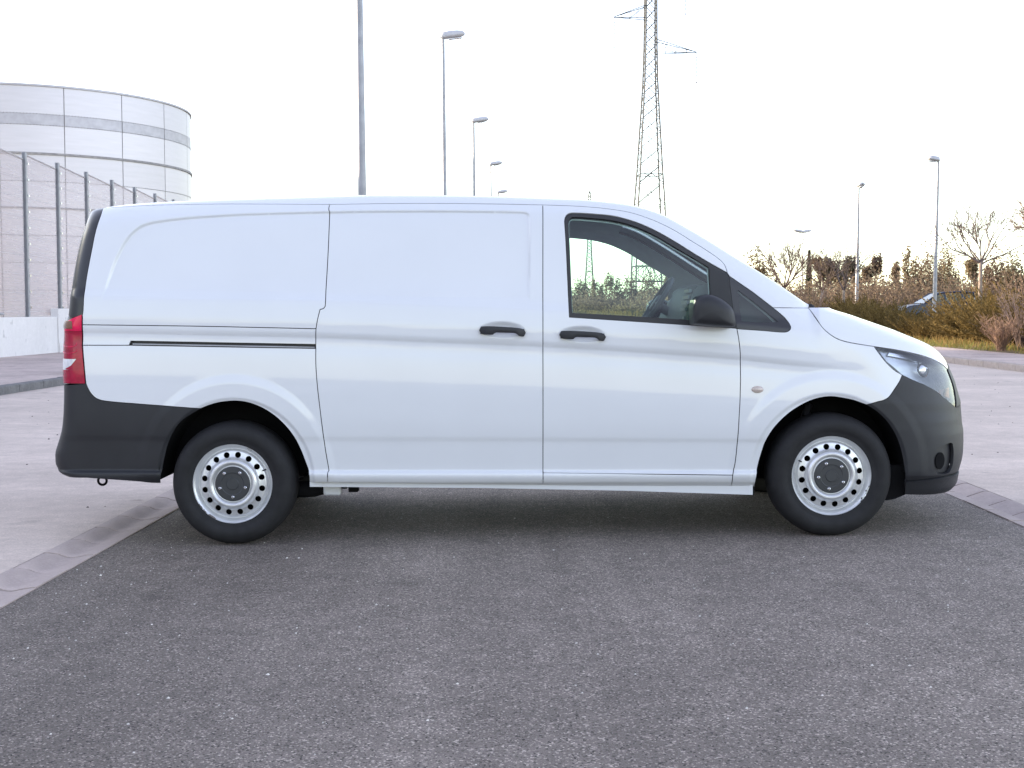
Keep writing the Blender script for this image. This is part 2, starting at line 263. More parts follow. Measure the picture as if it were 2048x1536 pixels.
CURVES = {
 'body_rear_top': [(-2.2456, 1.7875), (-2.2384, 1.7425), (-2.2569, 1.6281), (-2.2796, 1.4704), (-2.292, 1.3598), (-2.2969, 1.2315), (-2.3, 1.2013)],
 'light_a': [(-2.3, 1.2013), (-2.3014, 1.1491)],
 'light_b': [(-2.3014, 1.1491), (-2.305, 1.0391)],
 'light_c': [(-2.305, 1.0391), (-2.2979, 0.9474), (-2.2888, 0.8338)],
 'body_rear_low': [(-2.2888, 0.8338), (-2.2698, 0.7913), (-2.2384, 0.7562), (-2.1927, 0.7406), (-2.0191, 0.725), (-1.832, 0.7111), (-1.6727, 0.6997)],
 'rarch_white': [(-1.6727, 0.6997), (-1.6125, 0.7227), (-1.5479, 0.7365), (-1.4742, 0.7404), (-1.4009, 0.7274), (-1.3187, 0.6905), (-1.2463, 0.635), (-1.1839, 0.5607), (-1.1452, 0.4853), (-1.1158, 0.4044), (-1.0982, 0.3461), (-1.0937, 0.2956)],
 'rarch_black': [(-1.6727, 0.6997), (-1.7833, 0.6265), (-1.8492, 0.5247), (-1.8875, 0.4035), (-1.907, 0.2897)],
 'seam_roof': [(-2.2456, 1.7875), (-1.9636, 1.801), (-1.5668, 1.8059), (-0.9919, 1.8018), (-0.6448, 1.8067), (-0.3048, 1.8068), (0.1675, 1.8), (0.3757, 1.7914), (0.509, 1.7798), (0.6283, 1.7609), (0.7166, 1.7345), (0.8048, 1.6984), (0.893, 1.652), (0.9805, 1.5959), (1.0682, 1.5402), (1.1188, 1.5033), (1.1442, 1.4769), (1.1552, 1.451), (1.1602, 1.4287)],
 'qroof': [(-2.2456, 1.7875), (-1.9636, 1.801), (-1.5668, 1.8059), (-0.9919, 1.8018)],
 'slideroof': [(-0.9919, 1.8018), (-0.6448, 1.8067), (-0.3048, 1.8068), (0.1675, 1.8)],
 'doorroof': [(0.1675, 1.8), (0.3757, 1.7914), (0.509, 1.7798), (0.6283, 1.7609), (0.7166, 1.7345), (0.8048, 1.6984), (0.893, 1.652), (0.9805, 1.5959), (1.0682, 1.5402), (1.1188, 1.5033), (1.1442, 1.4769), (1.1552, 1.451), (1.1602, 1.4287)],
 'slide_rear_a': [(-0.9919, 1.8018), (-0.9941, 1.7752), (-0.9886, 1.7546), (-0.9923, 1.5373), (-0.9989, 1.3352), (-0.9988, 1.252), (-1.0086, 1.2363), (-1.027, 1.2307)],
 'slide_rear_b': [(-1.027, 1.2307), (-1.0402, 1.1762), (-1.0486, 1.1279)],
 'slide_rear_c': [(-1.0486, 1.1279), (-1.051, 1.0863), (-1.0519, 1.0439)],
 'slide_rear_cc': [(-1.0519, 1.0439), (-1.0518, 1.022)],
 'slide_rear_d': [(-1.0518, 1.022), (-1.0511, 0.9256), (-1.0433, 0.8162), (-1.0312, 0.6985), (-1.0188, 0.5835), (-1.006, 0.4741), (-0.9896, 0.3626)],
 'slide_rear_e': [(-0.9896, 0.3626), (-0.9947, 0.3506), (-0.9962, 0.2962)],
 'slide_bot': [(-0.9962, 0.2962), (-0.5151, 0.2881), (0.167, 0.2796)],
 'quarter_bot': [(-1.0937, 0.2956), (-0.9962, 0.2962)],
 'bpillar': [(0.1675, 1.8), (0.1655, 1.2816), (0.1664, 0.7458), (0.1675, 0.3506)],
 'bpillar_low': [(0.1675, 0.3506), (0.1679, 0.2796)],
 'door_bot': [(0.1675, 0.3506), (0.6911, 0.344), (1.1912, 0.3379)],
 'door_front': [(1.1602, 1.4287), (1.1705, 1.4028), (1.1765, 1.3301), (1.1861, 1.2484), (1.195, 1.1825), (1.2042, 1.1275)],
 'door_front_b': [(1.2042, 1.1275), (1.215, 1.0655), (1.2228, 0.9927), (1.2258, 0.8825), (1.2238, 0.7458), (1.2209, 0.673), (1.2148, 0.527), (1.2044, 0.3972), (1.1912, 0.3379)],
 'sill_front': [(1.1912, 0.3379), (1.1909, 0.26)],
 'sill_bot': [(0.1679, 0.2796), (0.6976, 0.2652), (1.1913, 0.2561)],
 'fender_bot': [(1.1913, 0.2561), (1.3242, 0.2486)],
 'seam_one': [(-2.3014, 1.1491), (-1.6699, 1.1412), (-1.0486, 1.1279)],
 'seam_two': [(-2.305, 1.0391), (-2.0559, 1.0391)],
 'slot_left': [(-2.0559, 1.0391), (-2.0466, 1.0619)],
 'slot_top': [(-2.0466, 1.0619), (-1.5389, 1.0527), (-1.0519, 1.0439)],
 'slot_bot': [(-2.0559, 1.0391), (-1.5389, 1.03), (-1.0518, 1.022)],
 'qwin_top': [(1.1708, 1.4109), (1.225, 1.3732), (1.2988, 1.3221), (1.4035, 1.2404)],
 'qwin_low': [(1.4035, 1.2404), (1.4585, 1.1932), (1.4848, 1.161), (1.4952, 1.1343), (1.4819, 1.1157), (1.454, 1.1093), (1.3551, 1.1171), (1.2042, 1.1275)],
 'pillar_seam': [(1.4035, 1.2404), (1.5276, 1.2399), (1.6124, 1.239)],
 'hood_line': [(1.6124, 1.239), (1.6338, 1.1904), (1.6677, 1.1342), (1.7062, 1.0983), (1.7545, 1.0704), (1.8188, 1.0529), (1.9493, 1.0318)],
 'light_back': [(1.9493, 1.0318), (1.9669, 1.0063), (2.0074, 0.9544), (2.0571, 0.9063), (2.1058, 0.8786)],
 'wing_bumper': [(2.1058, 0.8786), (2.0897, 0.8462), (2.0626, 0.8068), (2.0292, 0.7635), (2.0, 0.7452), (1.9641, 0.7356), (1.9065, 0.7192)],
 'farch_white': [(1.9065, 0.7192), (1.8382, 0.7432), (1.7818, 0.7554), (1.7175, 0.7636), (1.6534, 0.757), (1.5885, 0.7356), (1.5173, 0.6959), (1.4619, 0.652), (1.4071, 0.5916), (1.3697, 0.5263), (1.3482, 0.461), (1.3308, 0.3878), (1.3197, 0.3067), (1.3242, 0.2486)],
 'farch_black': [(1.9065, 0.7192), (1.9674, 0.6797), (2.0251, 0.6227), (2.0717, 0.5498), (2.103, 0.4689), (2.1213, 0.388), (2.1328, 0.3045), (2.1424, 0.2248)],
 'light_top': [(1.9493, 1.0318), (2.0619, 1.0158), (2.1635, 0.9981), (2.2707, 0.9756), (2.3764, 0.9459), (2.4598, 0.9166), (2.5134, 0.8946)],
 'light_front': [(2.5134, 0.8946), (2.5189, 0.8435), (2.5263, 0.7825), (2.5116, 0.7297), (2.4918, 0.6866)],
 'light_bot': [(2.1058, 0.8786), (2.1772, 0.8471), (2.2555, 0.817), (2.3231, 0.7846), (2.3895, 0.7445), (2.4437, 0.7122), (2.4918, 0.6866)],
 'fbump_low': [(2.1424, 0.2248), (2.2546, 0.2464), (2.3487, 0.2605)],
 'fbump_line': [(2.1334, 0.301), (2.2716, 0.3132), (2.3534, 0.3189)],
 'fog': [(2.2878, 0.4211), (2.29, 0.4565), (2.3152, 0.4798), (2.38, 0.4972), (2.4228, 0.4935), (2.4278, 0.3764), (2.4017, 0.3397), (2.3317, 0.3355), (2.2965, 0.3656)],
 'rbump_low': [(-1.907, 0.2897), (-1.9588, 0.291), (-2.0162, 0.2988), (-2.3002, 0.3204)],
 'door_win': [(0.2839, 1.7058), (0.2885, 1.7287), (0.3034, 1.7477), (0.3296, 1.7539), (0.4483, 1.748), (0.552, 1.7368), (0.6695, 1.7036), (0.7794, 1.6544), (0.8891, 1.591), (0.9761, 1.5355), (1.0645, 1.4823), (1.1478, 1.4352)],
 'door_win_bot': [(1.1967, 1.1305), (0.977, 1.146), (0.3072, 1.1898)],
 'door_win_left': [(0.3072, 1.1898), (0.2912, 1.5807), (0.2839, 1.7058)],
 'glass_top': [(0.3054, 1.6976), (0.3125, 1.721), (0.3291, 1.7321), (0.4477, 1.7253), (0.5512, 1.7124), (0.6615, 1.6826), (0.7785, 1.628), (0.8881, 1.5619), (0.9834, 1.5059), (1.0602, 1.4579)],
 'glass_front': [(1.0602, 1.4579), (1.0603, 1.4175), (1.0655, 1.3139), (1.0685, 1.1665)],
 'glass_bot': [(1.0685, 1.1665), (0.9626, 1.1751), (0.7357, 1.1911), (0.3233, 1.2139)],
 'glass_left': [(0.3233, 1.2139), (0.3054, 1.6976)],
 'qglass': [(1.2158, 1.3355), (1.293, 1.2764), (1.3594, 1.2227), (1.4278, 1.1664), (1.3298, 1.1638), (1.2327, 1.1692), (1.2247, 1.2415)],
 'repeater': [(1.3171, 0.802)],
 'handle_a': [(-0.0508, 1.1185)],
 'handle_b': [(0.3773, 1.0944)],
 'mirror': [(1.0762, 1.2146)],
 'tail_cut_a': [(-2.3017, 1.1167)],
 'tail_cut_b': [(-2.3021, 0.9654)],
 'tail_cut_c': [(-2.2985, 0.9063)],
}
CUPS = [CURVES["handle_a"][0], CURVES["handle_b"][0]]
# ---- van surface: P(u, z) gives the body skin; u runs along the flank and round the two ends, z is height
def pchip(xs, ys, x):
    xs = np.asarray(xs, float); ys = np.asarray(ys, float)
    h = np.diff(xs); d = np.diff(ys) / h
    m = np.zeros_like(ys)
    for i in range(1, len(xs) - 1):
        if d[i - 1] * d[i] > 0:
            w1 = 2 * h[i] + h[i - 1]; w2 = h[i] + 2 * h[i - 1]
            m[i] = (w1 + w2) / (w1 / d[i - 1] + w2 / d[i])
    m[0] = d[0]; m[-1] = d[-1]
    x = np.clip(x, xs[0], xs[-1])
    i = np.clip(np.searchsorted(xs, x) - 1, 0, len(xs) - 2)
    t = (x - xs[i]) / h[i]
    return ((1 + 2 * t) * (1 - t) ** 2 * ys[i] + t * (1 - t) ** 2 * h[i] * m[i]
            + t * t * (3 - 2 * t) * ys[i + 1] + t * t * (t - 1) * h[i] * m[i + 1])

class Tab:
    def __init__(s, pts, n=1500, blur=0):
        xs = [p[0] for p in pts]; ys = [p[1] for p in pts]
        s.x = np.linspace(xs[0], xs[-1], n); s.y = pchip(xs, ys, s.x)
        if blur:
            k = max(1, int(blur / (s.x[1] - s.x[0])))
            ker = np.hanning(2 * k + 3)[1:-1]; ker /= ker.sum()
            s.y = np.convolve(np.pad(s.y, k, mode='edge'), ker, mode='valid')
    def __call__(s, x):
        return np.interp(x, s.x, s.y)

def sstep(a, b, x):
    t = np.clip((x - a) / (b - a), 0, 1)
    return t * t * (3 - 2 * t)

def polydist(px, pz, poly):
    """signed distance to a closed polygon, positive inside"""
    P0 = np.asarray(poly, float); P1 = np.roll(P0, -1, 0)
    best = np.full(px.shape, 1e9); ins = np.zeros(px.shape, bool)
    for (ax, az), (bx, bz) in zip(P0, P1):
        dx, dz = bx - ax, bz - az
        t = np.clip(((px - ax) * dx + (pz - az) * dz) / (dx * dx + dz * dz + 1e-12), 0, 1)
        best = np.minimum(best, (px - ax - t * dx) ** 2 + (pz - az - t * dz) ** 2)
        c = (az > pz) != (bz > pz)
        xi = ax + (pz - az) * dx / (dz if dz else 1e-12)
        ins ^= c & (px < xi)
    d = np.sqrt(best)
    return np.where(ins, d, -d)

W0 = Tab([(.20, .86), (.265, .885), (.285, .915), (.30, .932), (.335, .9455), (.348, .9435), (.362, .926), (.39, .929), (.47, .938), (.515, .943),
          (.545, .951), (.65, .960), (.76, .9625), (.86, .960), (.93, .9572), (.99, .9530), (1.018, .9528), (1.034, .9583), (1.055, .9625), (1.10, .9625),
          (1.16, .959), (1.215, .953), (1.24, .944), (1.265, .935), (1.30, .929), (1.50, .897), (1.75, .852), (1.90, .822)], blur=.006)
RT = Tab([(-.02, .20), (0, .16), (.006, .118), (.015, .088), (.03, .062), (.06, .032), (.10, .011), (.15, .002), (.20, 0)])
CREASE_Z = Tab(CREASE); ZT = Tab(TOPLINE, blur=.06)
XF = Tab(NOSE, blur=.02); XR = Tab(TAIL, blur=.02)
AXF = Tab([(.2, .50), (.45, .56), (.70, .62), (.95, .66), (1.05, .66), (1.15, .58), (1.24, .36), (1.3, .30), (1.9, .28)], blur=.05)
NF = Tab([(.2, 2.5), (.7, 2.35), (.95, 2.3), (1.1, 2.5), (1.24, 2.8), (1.9, 3)], blur=.05)
AXR = Tab([(.2, .22), (.45, .24), (.75, .20), (.95, .17), (1.2, .16), (1.9, .20)], blur=.05)
NR = 4.0

def arch_flare(u, z):
    d = 0
    for (cx, cz, rx, rz) in ARCHES:
        r = np.sqrt(((u - cx) / rx) ** 2 + ((z - cz) / rz) ** 2)
        d = d + .007 * (1 - sstep(1.22, 1.36, r)) * sstep(.30, .36, z)
        d = d - .010 * (1 - sstep(1.0, 1.06, r))
    return d

def half_width(u, z):
    zc = CREASE_Z(u) - 1.034
    wgt = sstep(.45, .92, z) * (1 - sstep(1.30, 1.6, z))
    zw = z - zc * wgt
    w = W0(zw)
    fade = sstep(1.45, 1.95, u)                     # the waist crease dies out on the front wing
    w = w * (1 - fade) + fade * np.interp(zw, [.2, .285, .33, .6, .8, 1.2, 1.3], [.88, .92, .945, .960, .9625, .950, .93])
    e = .02
    sl = (ZT(u + e) - ZT(u - e)) / (2 * e)
    dtop = np.maximum((ZT(u) - z) / np.sqrt(1 + sl * sl), -.004)
    w = w - RT(dtop) * (1 - sstep(1.60, 1.66, u))
    w = w - .02 * sstep(1.2, 2.2, u) - .012 * sstep(-1.3, -2.3, u)
    w = w + .014 * (1 - sstep(.61, .69, z)) * sstep(2.08, 2.35, u)   # shelf across the front bumper
    w = w + arch_flare(u, z)
    for (cx, cz) in CUPS:                            # finger bowls behind the door handles
        a = cz - .022 * (u - cx)
        r = np.sqrt(((u - cx) / .128) ** 2 + ((z - a - .004) / .047) ** 2)
        w = w - .016 * (1 - sstep(.35, 1.0, r))
    if RECESS is not None:
        dent = np.zeros(np.shape(w))
        for side, poly in enumerate(RECESS):             # quarter panel, then sliding door
            lo, hi = poly.min(0) - .03, poly.max(0) + .03
            k = (u > lo[0]) & (u < hi[0]) & (z > lo[1]) & (z < hi[1])
            k &= (u < -.995) if side == 0 else (u >= -.995)
            if np.ndim(k) == 0 or not k.any(): continue
            dent[k] = np.maximum(dent[k], .012 * sstep(-.003, .016, polydist(u[k], z[k], poly)) * sstep(1.24, 1.42, z[k]))
        w = w - dent
    return w

def P(u, z):
    u = np.asarray(u, float); z = np.asarray(z, float)
    u, z = np.broadcast_arrays(u, z)
    axf, nf = AXF(z), NF(z); xsf = XF(z) - axf
    axr = AXR(z); xsr = XR(z) + axr
    w = half_width(u, z)
    x = u.copy(); y = -w
    ps = np.clip((u - xsf) / axf, 0, np.pi / 2); S, C = np.sin(ps), np.cos(ps)
    N = (S ** nf + C ** nf) ** (1 / nf)
    f = u > xsf
    x = np.where(f, xsf + axf * S / N, x); y = np.where(f, -w * C / N, y)
    ps = np.clip((xsr - u) / axr, 0, np.pi / 2); S, C = np.sin(ps), np.cos(ps)
    N = (S ** NR + C ** NR) ** (1 / NR)
    r = u < xsr
    x = np.where(r, xsr - axr * S / N, x); y = np.where(r, -w * C / N, y)
    return np.stack([x, y, z], -1)

def u_front(z, frac=1.0): return XF(z) - AXF(z) + AXF(z) * frac * np.pi / 2
def u_rear(z, frac=1.0): return XR(z) + AXR(z) - AXR(z) * frac * np.pi / 2

def catmull_outline(poly, n=7):
    """rounded copy of a coarse closed outline"""
    p = np.asarray(poly, float); out = []
    for i in range(len(p)):
        a, b, c, d = (p[(i + k) % len(p)] for k in (-1, 0, 1, 2))
        L = np.linalg.norm(c - b); tb = (c - a) / (np.linalg.norm(c - b) + np.linalg.norm(b - a)) * L; td = (d - b) / (np.linalg.norm(d - c) + L) * L
        if L > .15 and i >= len(p) - 3: tb = td = c - b
        for t in np.linspace(0, 1, n, endpoint=False):
            out.append((2 * t**3 - 3 * t**2 + 1) * b + (t**3 - 2 * t**2 + t) * tb + (-2 * t**3 + 3 * t**2) * c + (t**3 - t**2) * td)
    return np.array(out)
RECESS = [catmull_outline(q) for q in RECESS]
# ------------------------------------------------------------------ van skin panels
def catmull(pts, step):
    p = [np.array(q, float) for q in pts]
    if len(p) == 2: L = [p[0], p[1]]
    else:
        L = []
        q = [2 * p[0] - p[1]] + p + [2 * p[-1] - p[-2]]
        for i in range(1, len(q) - 2):
            a, b, c, d = q[i - 1:i + 3]
            # tangents scaled to the chord, so uneven spacing does not overshoot
            lb = np.linalg.norm(c - b)
            tb = (c - a) / (np.linalg.norm(c - b) + np.linalg.norm(b - a) + 1e-9) * lb
            tc_ = (d - b) / (np.linalg.norm(d - c) + np.linalg.norm(c - b) + 1e-9) * lb
            for t in np.linspace(0, 1, max(4, int(lb / step) + 1), endpoint=False):
                h = (2 * t**3 - 3 * t**2 + 1) * b + (t**3 - 2 * t**2 + t) * tb + (-2 * t**3 + 3 * t**2) * c + (t**3 - t**2) * tc_
                L.append(h)
        L.append(p[-1])
    out = [L[0]]
    for a, b in zip(L, L[1:]):
        n = max(1, int(np.ceil(np.linalg.norm(b - a) / step)))
        for k in range(1, n + 1): out.append(a + (b - a) * k / n)
    return out

def path(*items, step=.022):
    """closed outline from named curves ('name' or '-name') and lists of points"""
    out = []
    for it in items:
        if isinstance(it, str):
            c = CURVES[it.lstrip('-')]
            q = catmull(c, step)
            if it[0] == '-': q = q[::-1]
        else:
            q = [np.array(a, float) for a in it]
            if out: q = [out[-1]] + q
            r_ = []
            for a, b in zip(q, q[1:]):
                n = max(1, int(np.ceil(np.linalg.norm(b - a) / step)))
                r_ += [a + (b - a) * k / n for k in range(0, n)]
            q = r_ + [q[-1]] if len(q) > 1 else q
        for a in q:
            if not out or np.linalg.norm(a - out[-1]) > .0025: out.append(a)
    while np.linalg.norm(out[0] - out[-1]) < .0025: out.pop()
    return np.array(out)

def area2(p): return float(np.sum(p[:, 0] * np.roll(p[:, 1], -1) - np.roll(p[:, 0], -1) * p[:, 1]))
def inset_poly(p, g, keep):
    if area2(p) < 0: p = p[::-1]; keep = keep[::-1]
    a = np.roll(p, 1, 0); b = np.roll(p, -1, 0)
    e1 = p - a; e2 = b - p
    n1 = np.stack([-e1[:, 1], e1[:, 0]], 1) / (np.linalg.norm(e1, axis=1)[:, None] + 1e-9)
    n2 = np.stack([-e2[:, 1], e2[:, 0]], 1) / (np.linalg.norm(e2, axis=1)[:, None] + 1e-9)
    m = n1 + n2; L = np.linalg.norm(m, axis=1)[:, None]
    m = m / np.maximum(L, .25); s = np.minimum(1 / np.maximum(L / 2, .5), 1.6)
    q = p + m * s * g
    q[keep] = p[keep]
    return q, keep

def skin_normals(u, z):
    h = .003
    a = P(u + h, z) - P(u - h, z); b = P(u, z + h) - P(u, z - h)
    n = np.cross(a, b); return n / (np.linalg.norm(n, axis=1)[:, None] + 1e-12)

def at_mid(poly):
    """points of an outline lying on the van's centre line"""
    u, z = poly[:, 0], poly[:, 1]
    return (np.abs(u - u_front(z)) < 2e-3) | (np.abs(u - u_rear(z)) < 2e-3)

def skin(name, poly, m, parent, holes=(), off=0., gap=.0022, flange=.016, sides='both', gu=.03, gz=.022, fine=(), centre=False):
    keep = at_mid(poly)
    poly, keep = inset_poly(poly, gap, keep)
    loops = [poly]; keeps = [keep]
    for h in holes:
        h2, k2 = inset_poly(h, -gap, np.zeros(len(h), bool)); loops.append(h2); keeps.append(k2)
    lo, hi = poly.min(0), poly.max(0)
    U, Z = np.meshgrid(np.arange(lo[0], hi[0], gu), np.arange(lo[1], hi[1], gz)); U = U.ravel() + .0071; Z = Z.ravel() + .0037
    for (a, b, c, d, s_) in fine:
        u2, z2 = np.meshgrid(np.arange(a, b, s_), np.arange(c, d, s_)); out = ~((U > a) & (U < b) & (Z > c) & (Z < d))
        U = np.concatenate([U[out], u2.ravel()]); Z = np.concatenate([Z[out], z2.ravel()])
    # extra points where the skin bends quickly (recess edges, flares, creases)
    a, b = np.meshgrid(np.arange(lo[0], hi[0], .006), np.arange(lo[1], hi[1], .006))
    if a.size:
        nn = skin_normals(a.ravel(), b.ravel()).reshape(a.shape + (3,)); tw = np.zeros(a.shape)
        tw[:, 1:-1] = np.linalg.norm(nn[:, 2:] - nn[:, :-2], axis=-1); tw[1:-1] = np.maximum(tw[1:-1], np.linalg.norm(nn[2:] - nn[:-2], axis=-1))
        pick = (tw > .034) & (polydist(a.ravel(), b.ravel(), poly).reshape(a.shape) > .006)
        far = np.ones(len(U), bool)
        if pick.any():
            ij = np.round((np.stack([U, Z], 1) - lo) / .006).astype(int)
            ij[:, 0] = np.clip(ij[:, 0], 0, a.shape[1] - 1); ij[:, 1] = np.clip(ij[:, 1], 0, a.shape[0] - 1)
            far = ~pick[ij[:, 1], ij[:, 0]]
            U = np.concatenate([U[far], a[pick]]); Z = np.concatenate([Z[far], b[pick]])
    ok = polydist(U, Z, poly) > .006
    for h in loops[1:]: ok &= polydist(U, Z, h) < -.009
    U, Z = U[ok], Z[ok]
    co = []; ed = []
    for lp in loops:
        o = len(co); co += [Vector(p) for p in lp]; ed += [(o + i, o + (i + 1) % len(lp)) for i in range(len(lp))]
    co += [Vector((a, b)) for a, b in zip(U, Z)]
    vv, _, ff, *_ = delaunay_2d_cdt(co, ed, [], 4, 1e-6)
    uz = np.array([(v.x, v.y) for v in vv])
    pts = P(uz[:, 0], uz[:, 1]); nor = skin_normals(uz[:, 0], uz[:, 1])
    pts = pts + nor * off
    V = [tuple(p) for p in pts]; N = [tuple(n) for n in nor]; F = []
    cen = np.array([uz[list(f)].mean(0) for f in ff]); inside = polydist(cen[:, 0], cen[:, 1], poly) > -1e-6
    for h in loops[1:]: inside &= polydist(cen[:, 0], cen[:, 1], h) < 1e-6
    for f, i_ in zip(ff, inside):
        if not i_: continue
        a, b, c = (pts[i] for i in f[:3])
        F.append(tuple(f) if np.dot(np.cross(b - a, c - a), nor[f[0]]) > 0 else tuple(f)[::-1])
    if flange:
        for lp, kp in zip(loops, keeps):
            q = P(lp[:, 0], lp[:, 1]); nn = skin_normals(lp[:, 0], lp[:, 1]); q = q + nn * off
            o = len(V); n_ = len(lp)
            t = np.roll(q, -1, 0) - np.roll(q, 1, 0); on = np.cross(t, nn); on = on / (np.linalg.norm(on, axis=1)[:, None] + 1e-9)
            V += [tuple(p) for p in q] + [tuple(p) for p in q - nn * flange + on * -.001]; N += [tuple(p) for p in on] * 2
            for i in range(n_):
                j = (i + 1) % n_
                if kp[i] and kp[j]: continue
                F.append((o + i, o + i + n_, o + j + n_, o + j))
    objs = []
    def emit(V, N, F):
        me = bpy.data.meshes.new(name); me.from_pydata(V, [], F); me.update(); me.materials.append(m); me.shade_smooth()
        me.normals_split_custom_set_from_vertices(N)
        o = bpy.data.objects.new(name, me); COL.objects.link(o); o.parent = parent; objs.append(o)
    Vm = [(x, -y, z_) for x, y, z_ in V]; Nm = [(x, -y, z_) for x, y, z_ in N]; Fm = [f[::-1] for f in F]
    if centre:
        o = len(V); emit(V + Vm, N + Nm, F + [tuple(i + o for i in f) for f in Fm])
    else:
        if sides in ('both', 'near'): emit(V, N, F)
        if sides == 'both': emit(Vm, Nm, Fm)
    return objs

van = empty('white_van', (0, 7.744, 0))
tag(van, 'white panel van with black bumpers and silver steel wheels parked side on', 'van')
V_ = van
def front_mid(z0, z1, n=14): return [(float(u_front(z)), float(z)) for z in np.linspace(z0, z1, n)]
def rear_mid(z0, z1, n=14): return [(float(u_rear(z)), float(z)) for z in np.linspace(z0, z1, n)]
def rear_frac(z0, z1, fr, n=10): return [(float(u_rear(z, fr)), float(z)) for z in np.linspace(z0, z1, n)]

# side panels
skin('side_panel', path('qroof', 'slide_rear_a', 'slide_rear_b', '-seam_one', '-light_a', '-body_rear_top'), M['paint'], V_)
skin('rail_cover', path('seam_one', 'slide_rear_c', '-slot_top', '-slot_left', '-seam_two', '-light_b'), M['paint'], V_, gz=.015)
skin('lower_panel', path('seam_two', 'slot_bot', 'slide_rear_d', 'slide_rear_e', '-quarter_bot', '-rarch_white', '-body_rear_low', '-light_c'), M['paint'], V_)
slot = path('slot_top', 'slide_rear_cc', '-slot_bot', 'slot_left')
skin('door_rail', slot, M['rubber_seal'], V_, off=-.022, flange=0, gap=-.004)
rail_lip = path([(-2.04, 1.043), (-1.06, 1.0255), (-1.06, 1.032), (-2.04, 1.050)])
skin('rail_lip', rail_lip, M['galv'], V_, off=-.012, flange=.006, gap=0)
cupbox = [(-.19, .09, 1.06, 1.18, .012)]
sliding = skin('sliding_door', path('slideroof', 'bpillar', 'bpillar_low', '-slide_bot', '-slide_rear_e', '-slide_rear_d', '-slide_rear_cc', '-slide_rear_c', '-slide_rear_b', '-slide_rear_a'), M['paint'], V_, fine=cupbox)
win = path('door_win', [CURVES['door_front'][0]], 'door_front', 'door_win_bot', 'door_win_left')
cupbox = [(.235, .52, 1.035, 1.155, .012)]
front_doors = skin('front_door', path('doorroof', '-door_win', '-door_win_left', '-door_win_bot', 'door_front_b', '-door_bot', '-bpillar'), M['paint'], V_, fine=cupbox)
glass = path('glass_top', 'glass_front', 'glass_bot', 'glass_left')
skin('window_frame', win, M['rubber_seal'], V_, holes=[glass], off=-.004, gap=.0006, flange=.02, gu=.04, gz=.04)
skin('window_glass', glass, M['glass'], V_, off=-.012, gap=-.004, flange=0, gu=.06, gz=.06)
qwin = path('qwin_top', 'qwin_low', list(reversed(CURVES['door_front'][1:-1])))
qg = path(CURVES['qglass'] + [CURVES['qglass'][0]])
skin('quarter_window', qwin, M['gloss_black'], V_, holes=[qg], off=-.003, gap=.001, flange=.015)
skin('quarter_glass', qg, M['dark_glass'], V_, off=-.006, gap=-.004, flange=0)
skin('sill', path('bpillar_low', 'sill_bot', '-sill_front', '-door_bot'), M['paint'], V_, gz=.012)
skin('front_wing', path('pillar_seam', 'hood_line', 'light_back', 'wing_bumper', 'farch_white', '-fender_bot', '-sill_front', '-door_front_b', '-qwin_low'), M['paint'], V_, gz=.018)
# bonnet, grille, bumpers
zc0 = .925
skin('bonnet', path('hood_line', 'light_top', [(float(u_front(zc0, f_) ), zc0) for f_ in (.75, .9)] + front_mid(zc0, 1.243, 40) + [(float(u_front(1.243, f_)), 1.243) for f_ in (.8, .6, .4, .2, .05)]), M['paint'], V_, centre=True, gu=.028, gz=.011)
skin('grille', path('light_front', [(float(u_front(.70, f_)), .70) for f_ in (.7, .85)] + front_mid(.70, zc0, 12) + [(float(u_front(zc0, f_)), zc0) for f_ in (.9, .75)] + [CURVES['light_front'][0]]), M['black_plastic'], V_, centre=True, off=.002)
fog = np.array(catmull(CURVES['fog'] + [CURVES['fog'][0]], .012))[:-1]
skin('front_bumper', path('light_bot', [(float(u_front(.70, f_)), .70) for f_ in (.7, .85)] + front_mid(.70, .315, 24) + [(float(u_front(.315, f_)), .315) for f_ in (.9, .75, .6)], '-fbump_line', list(reversed(catmull(CURVES['farch_black'], .02)))[3:], '-wing_bumper'), M['black_plastic'], V_, holes=[fog], centre=True, gz=.02, gap=.0015)
skin('fog_recess', fog, M['black_plastic'], V_, off=-.022, gap=-.006, flange=0)
fl_c = np.array([2.345, .405]); fl_ = np.array([(fl_c[0] + .034 * math.cos(a), fl_c[1] + .048 * math.sin(a)) for a in np.linspace(0, 2 * math.pi, 28, endpoint=False)])
skin('fog_lamp', fl_, M['dark'], V_, off=-.016, gap=0, flange=.01)
sp = [(2.1337, .3008), (2.2755, .3116), (2.3588, .3169)]
skin('bumper_lip', path([sp[0], sp[1], sp[2]] + [(float(u_front(.312, f_)), .312) for f_ in (.62, .75, .9)] + front_mid(.312, .215, 6) + [(float(u_front(.215, f_)), .215) for f_ in (.9, .75, .6)] + [(2.25, .22), (2.143, .2245)] + [sp[0]]), M['black_plastic'], V_, centre=True, off=.006, flange=.03, gz=.012)
skin('rear_bumper', path('body_rear_low', 'rarch_black', 'rbump_low', [(float(u_rear(.32, f_)), .32) for f_ in (.3, .6, .8)] + rear_mid(.32, .82, 20) + [(float(u_rear(.825, f_)), .825) for f_ in (.85, .7, .5, .3)] + [CURVES['body_rear_low'][0]]), M['black_plastic'], V_, centre=True, gap=.0015)
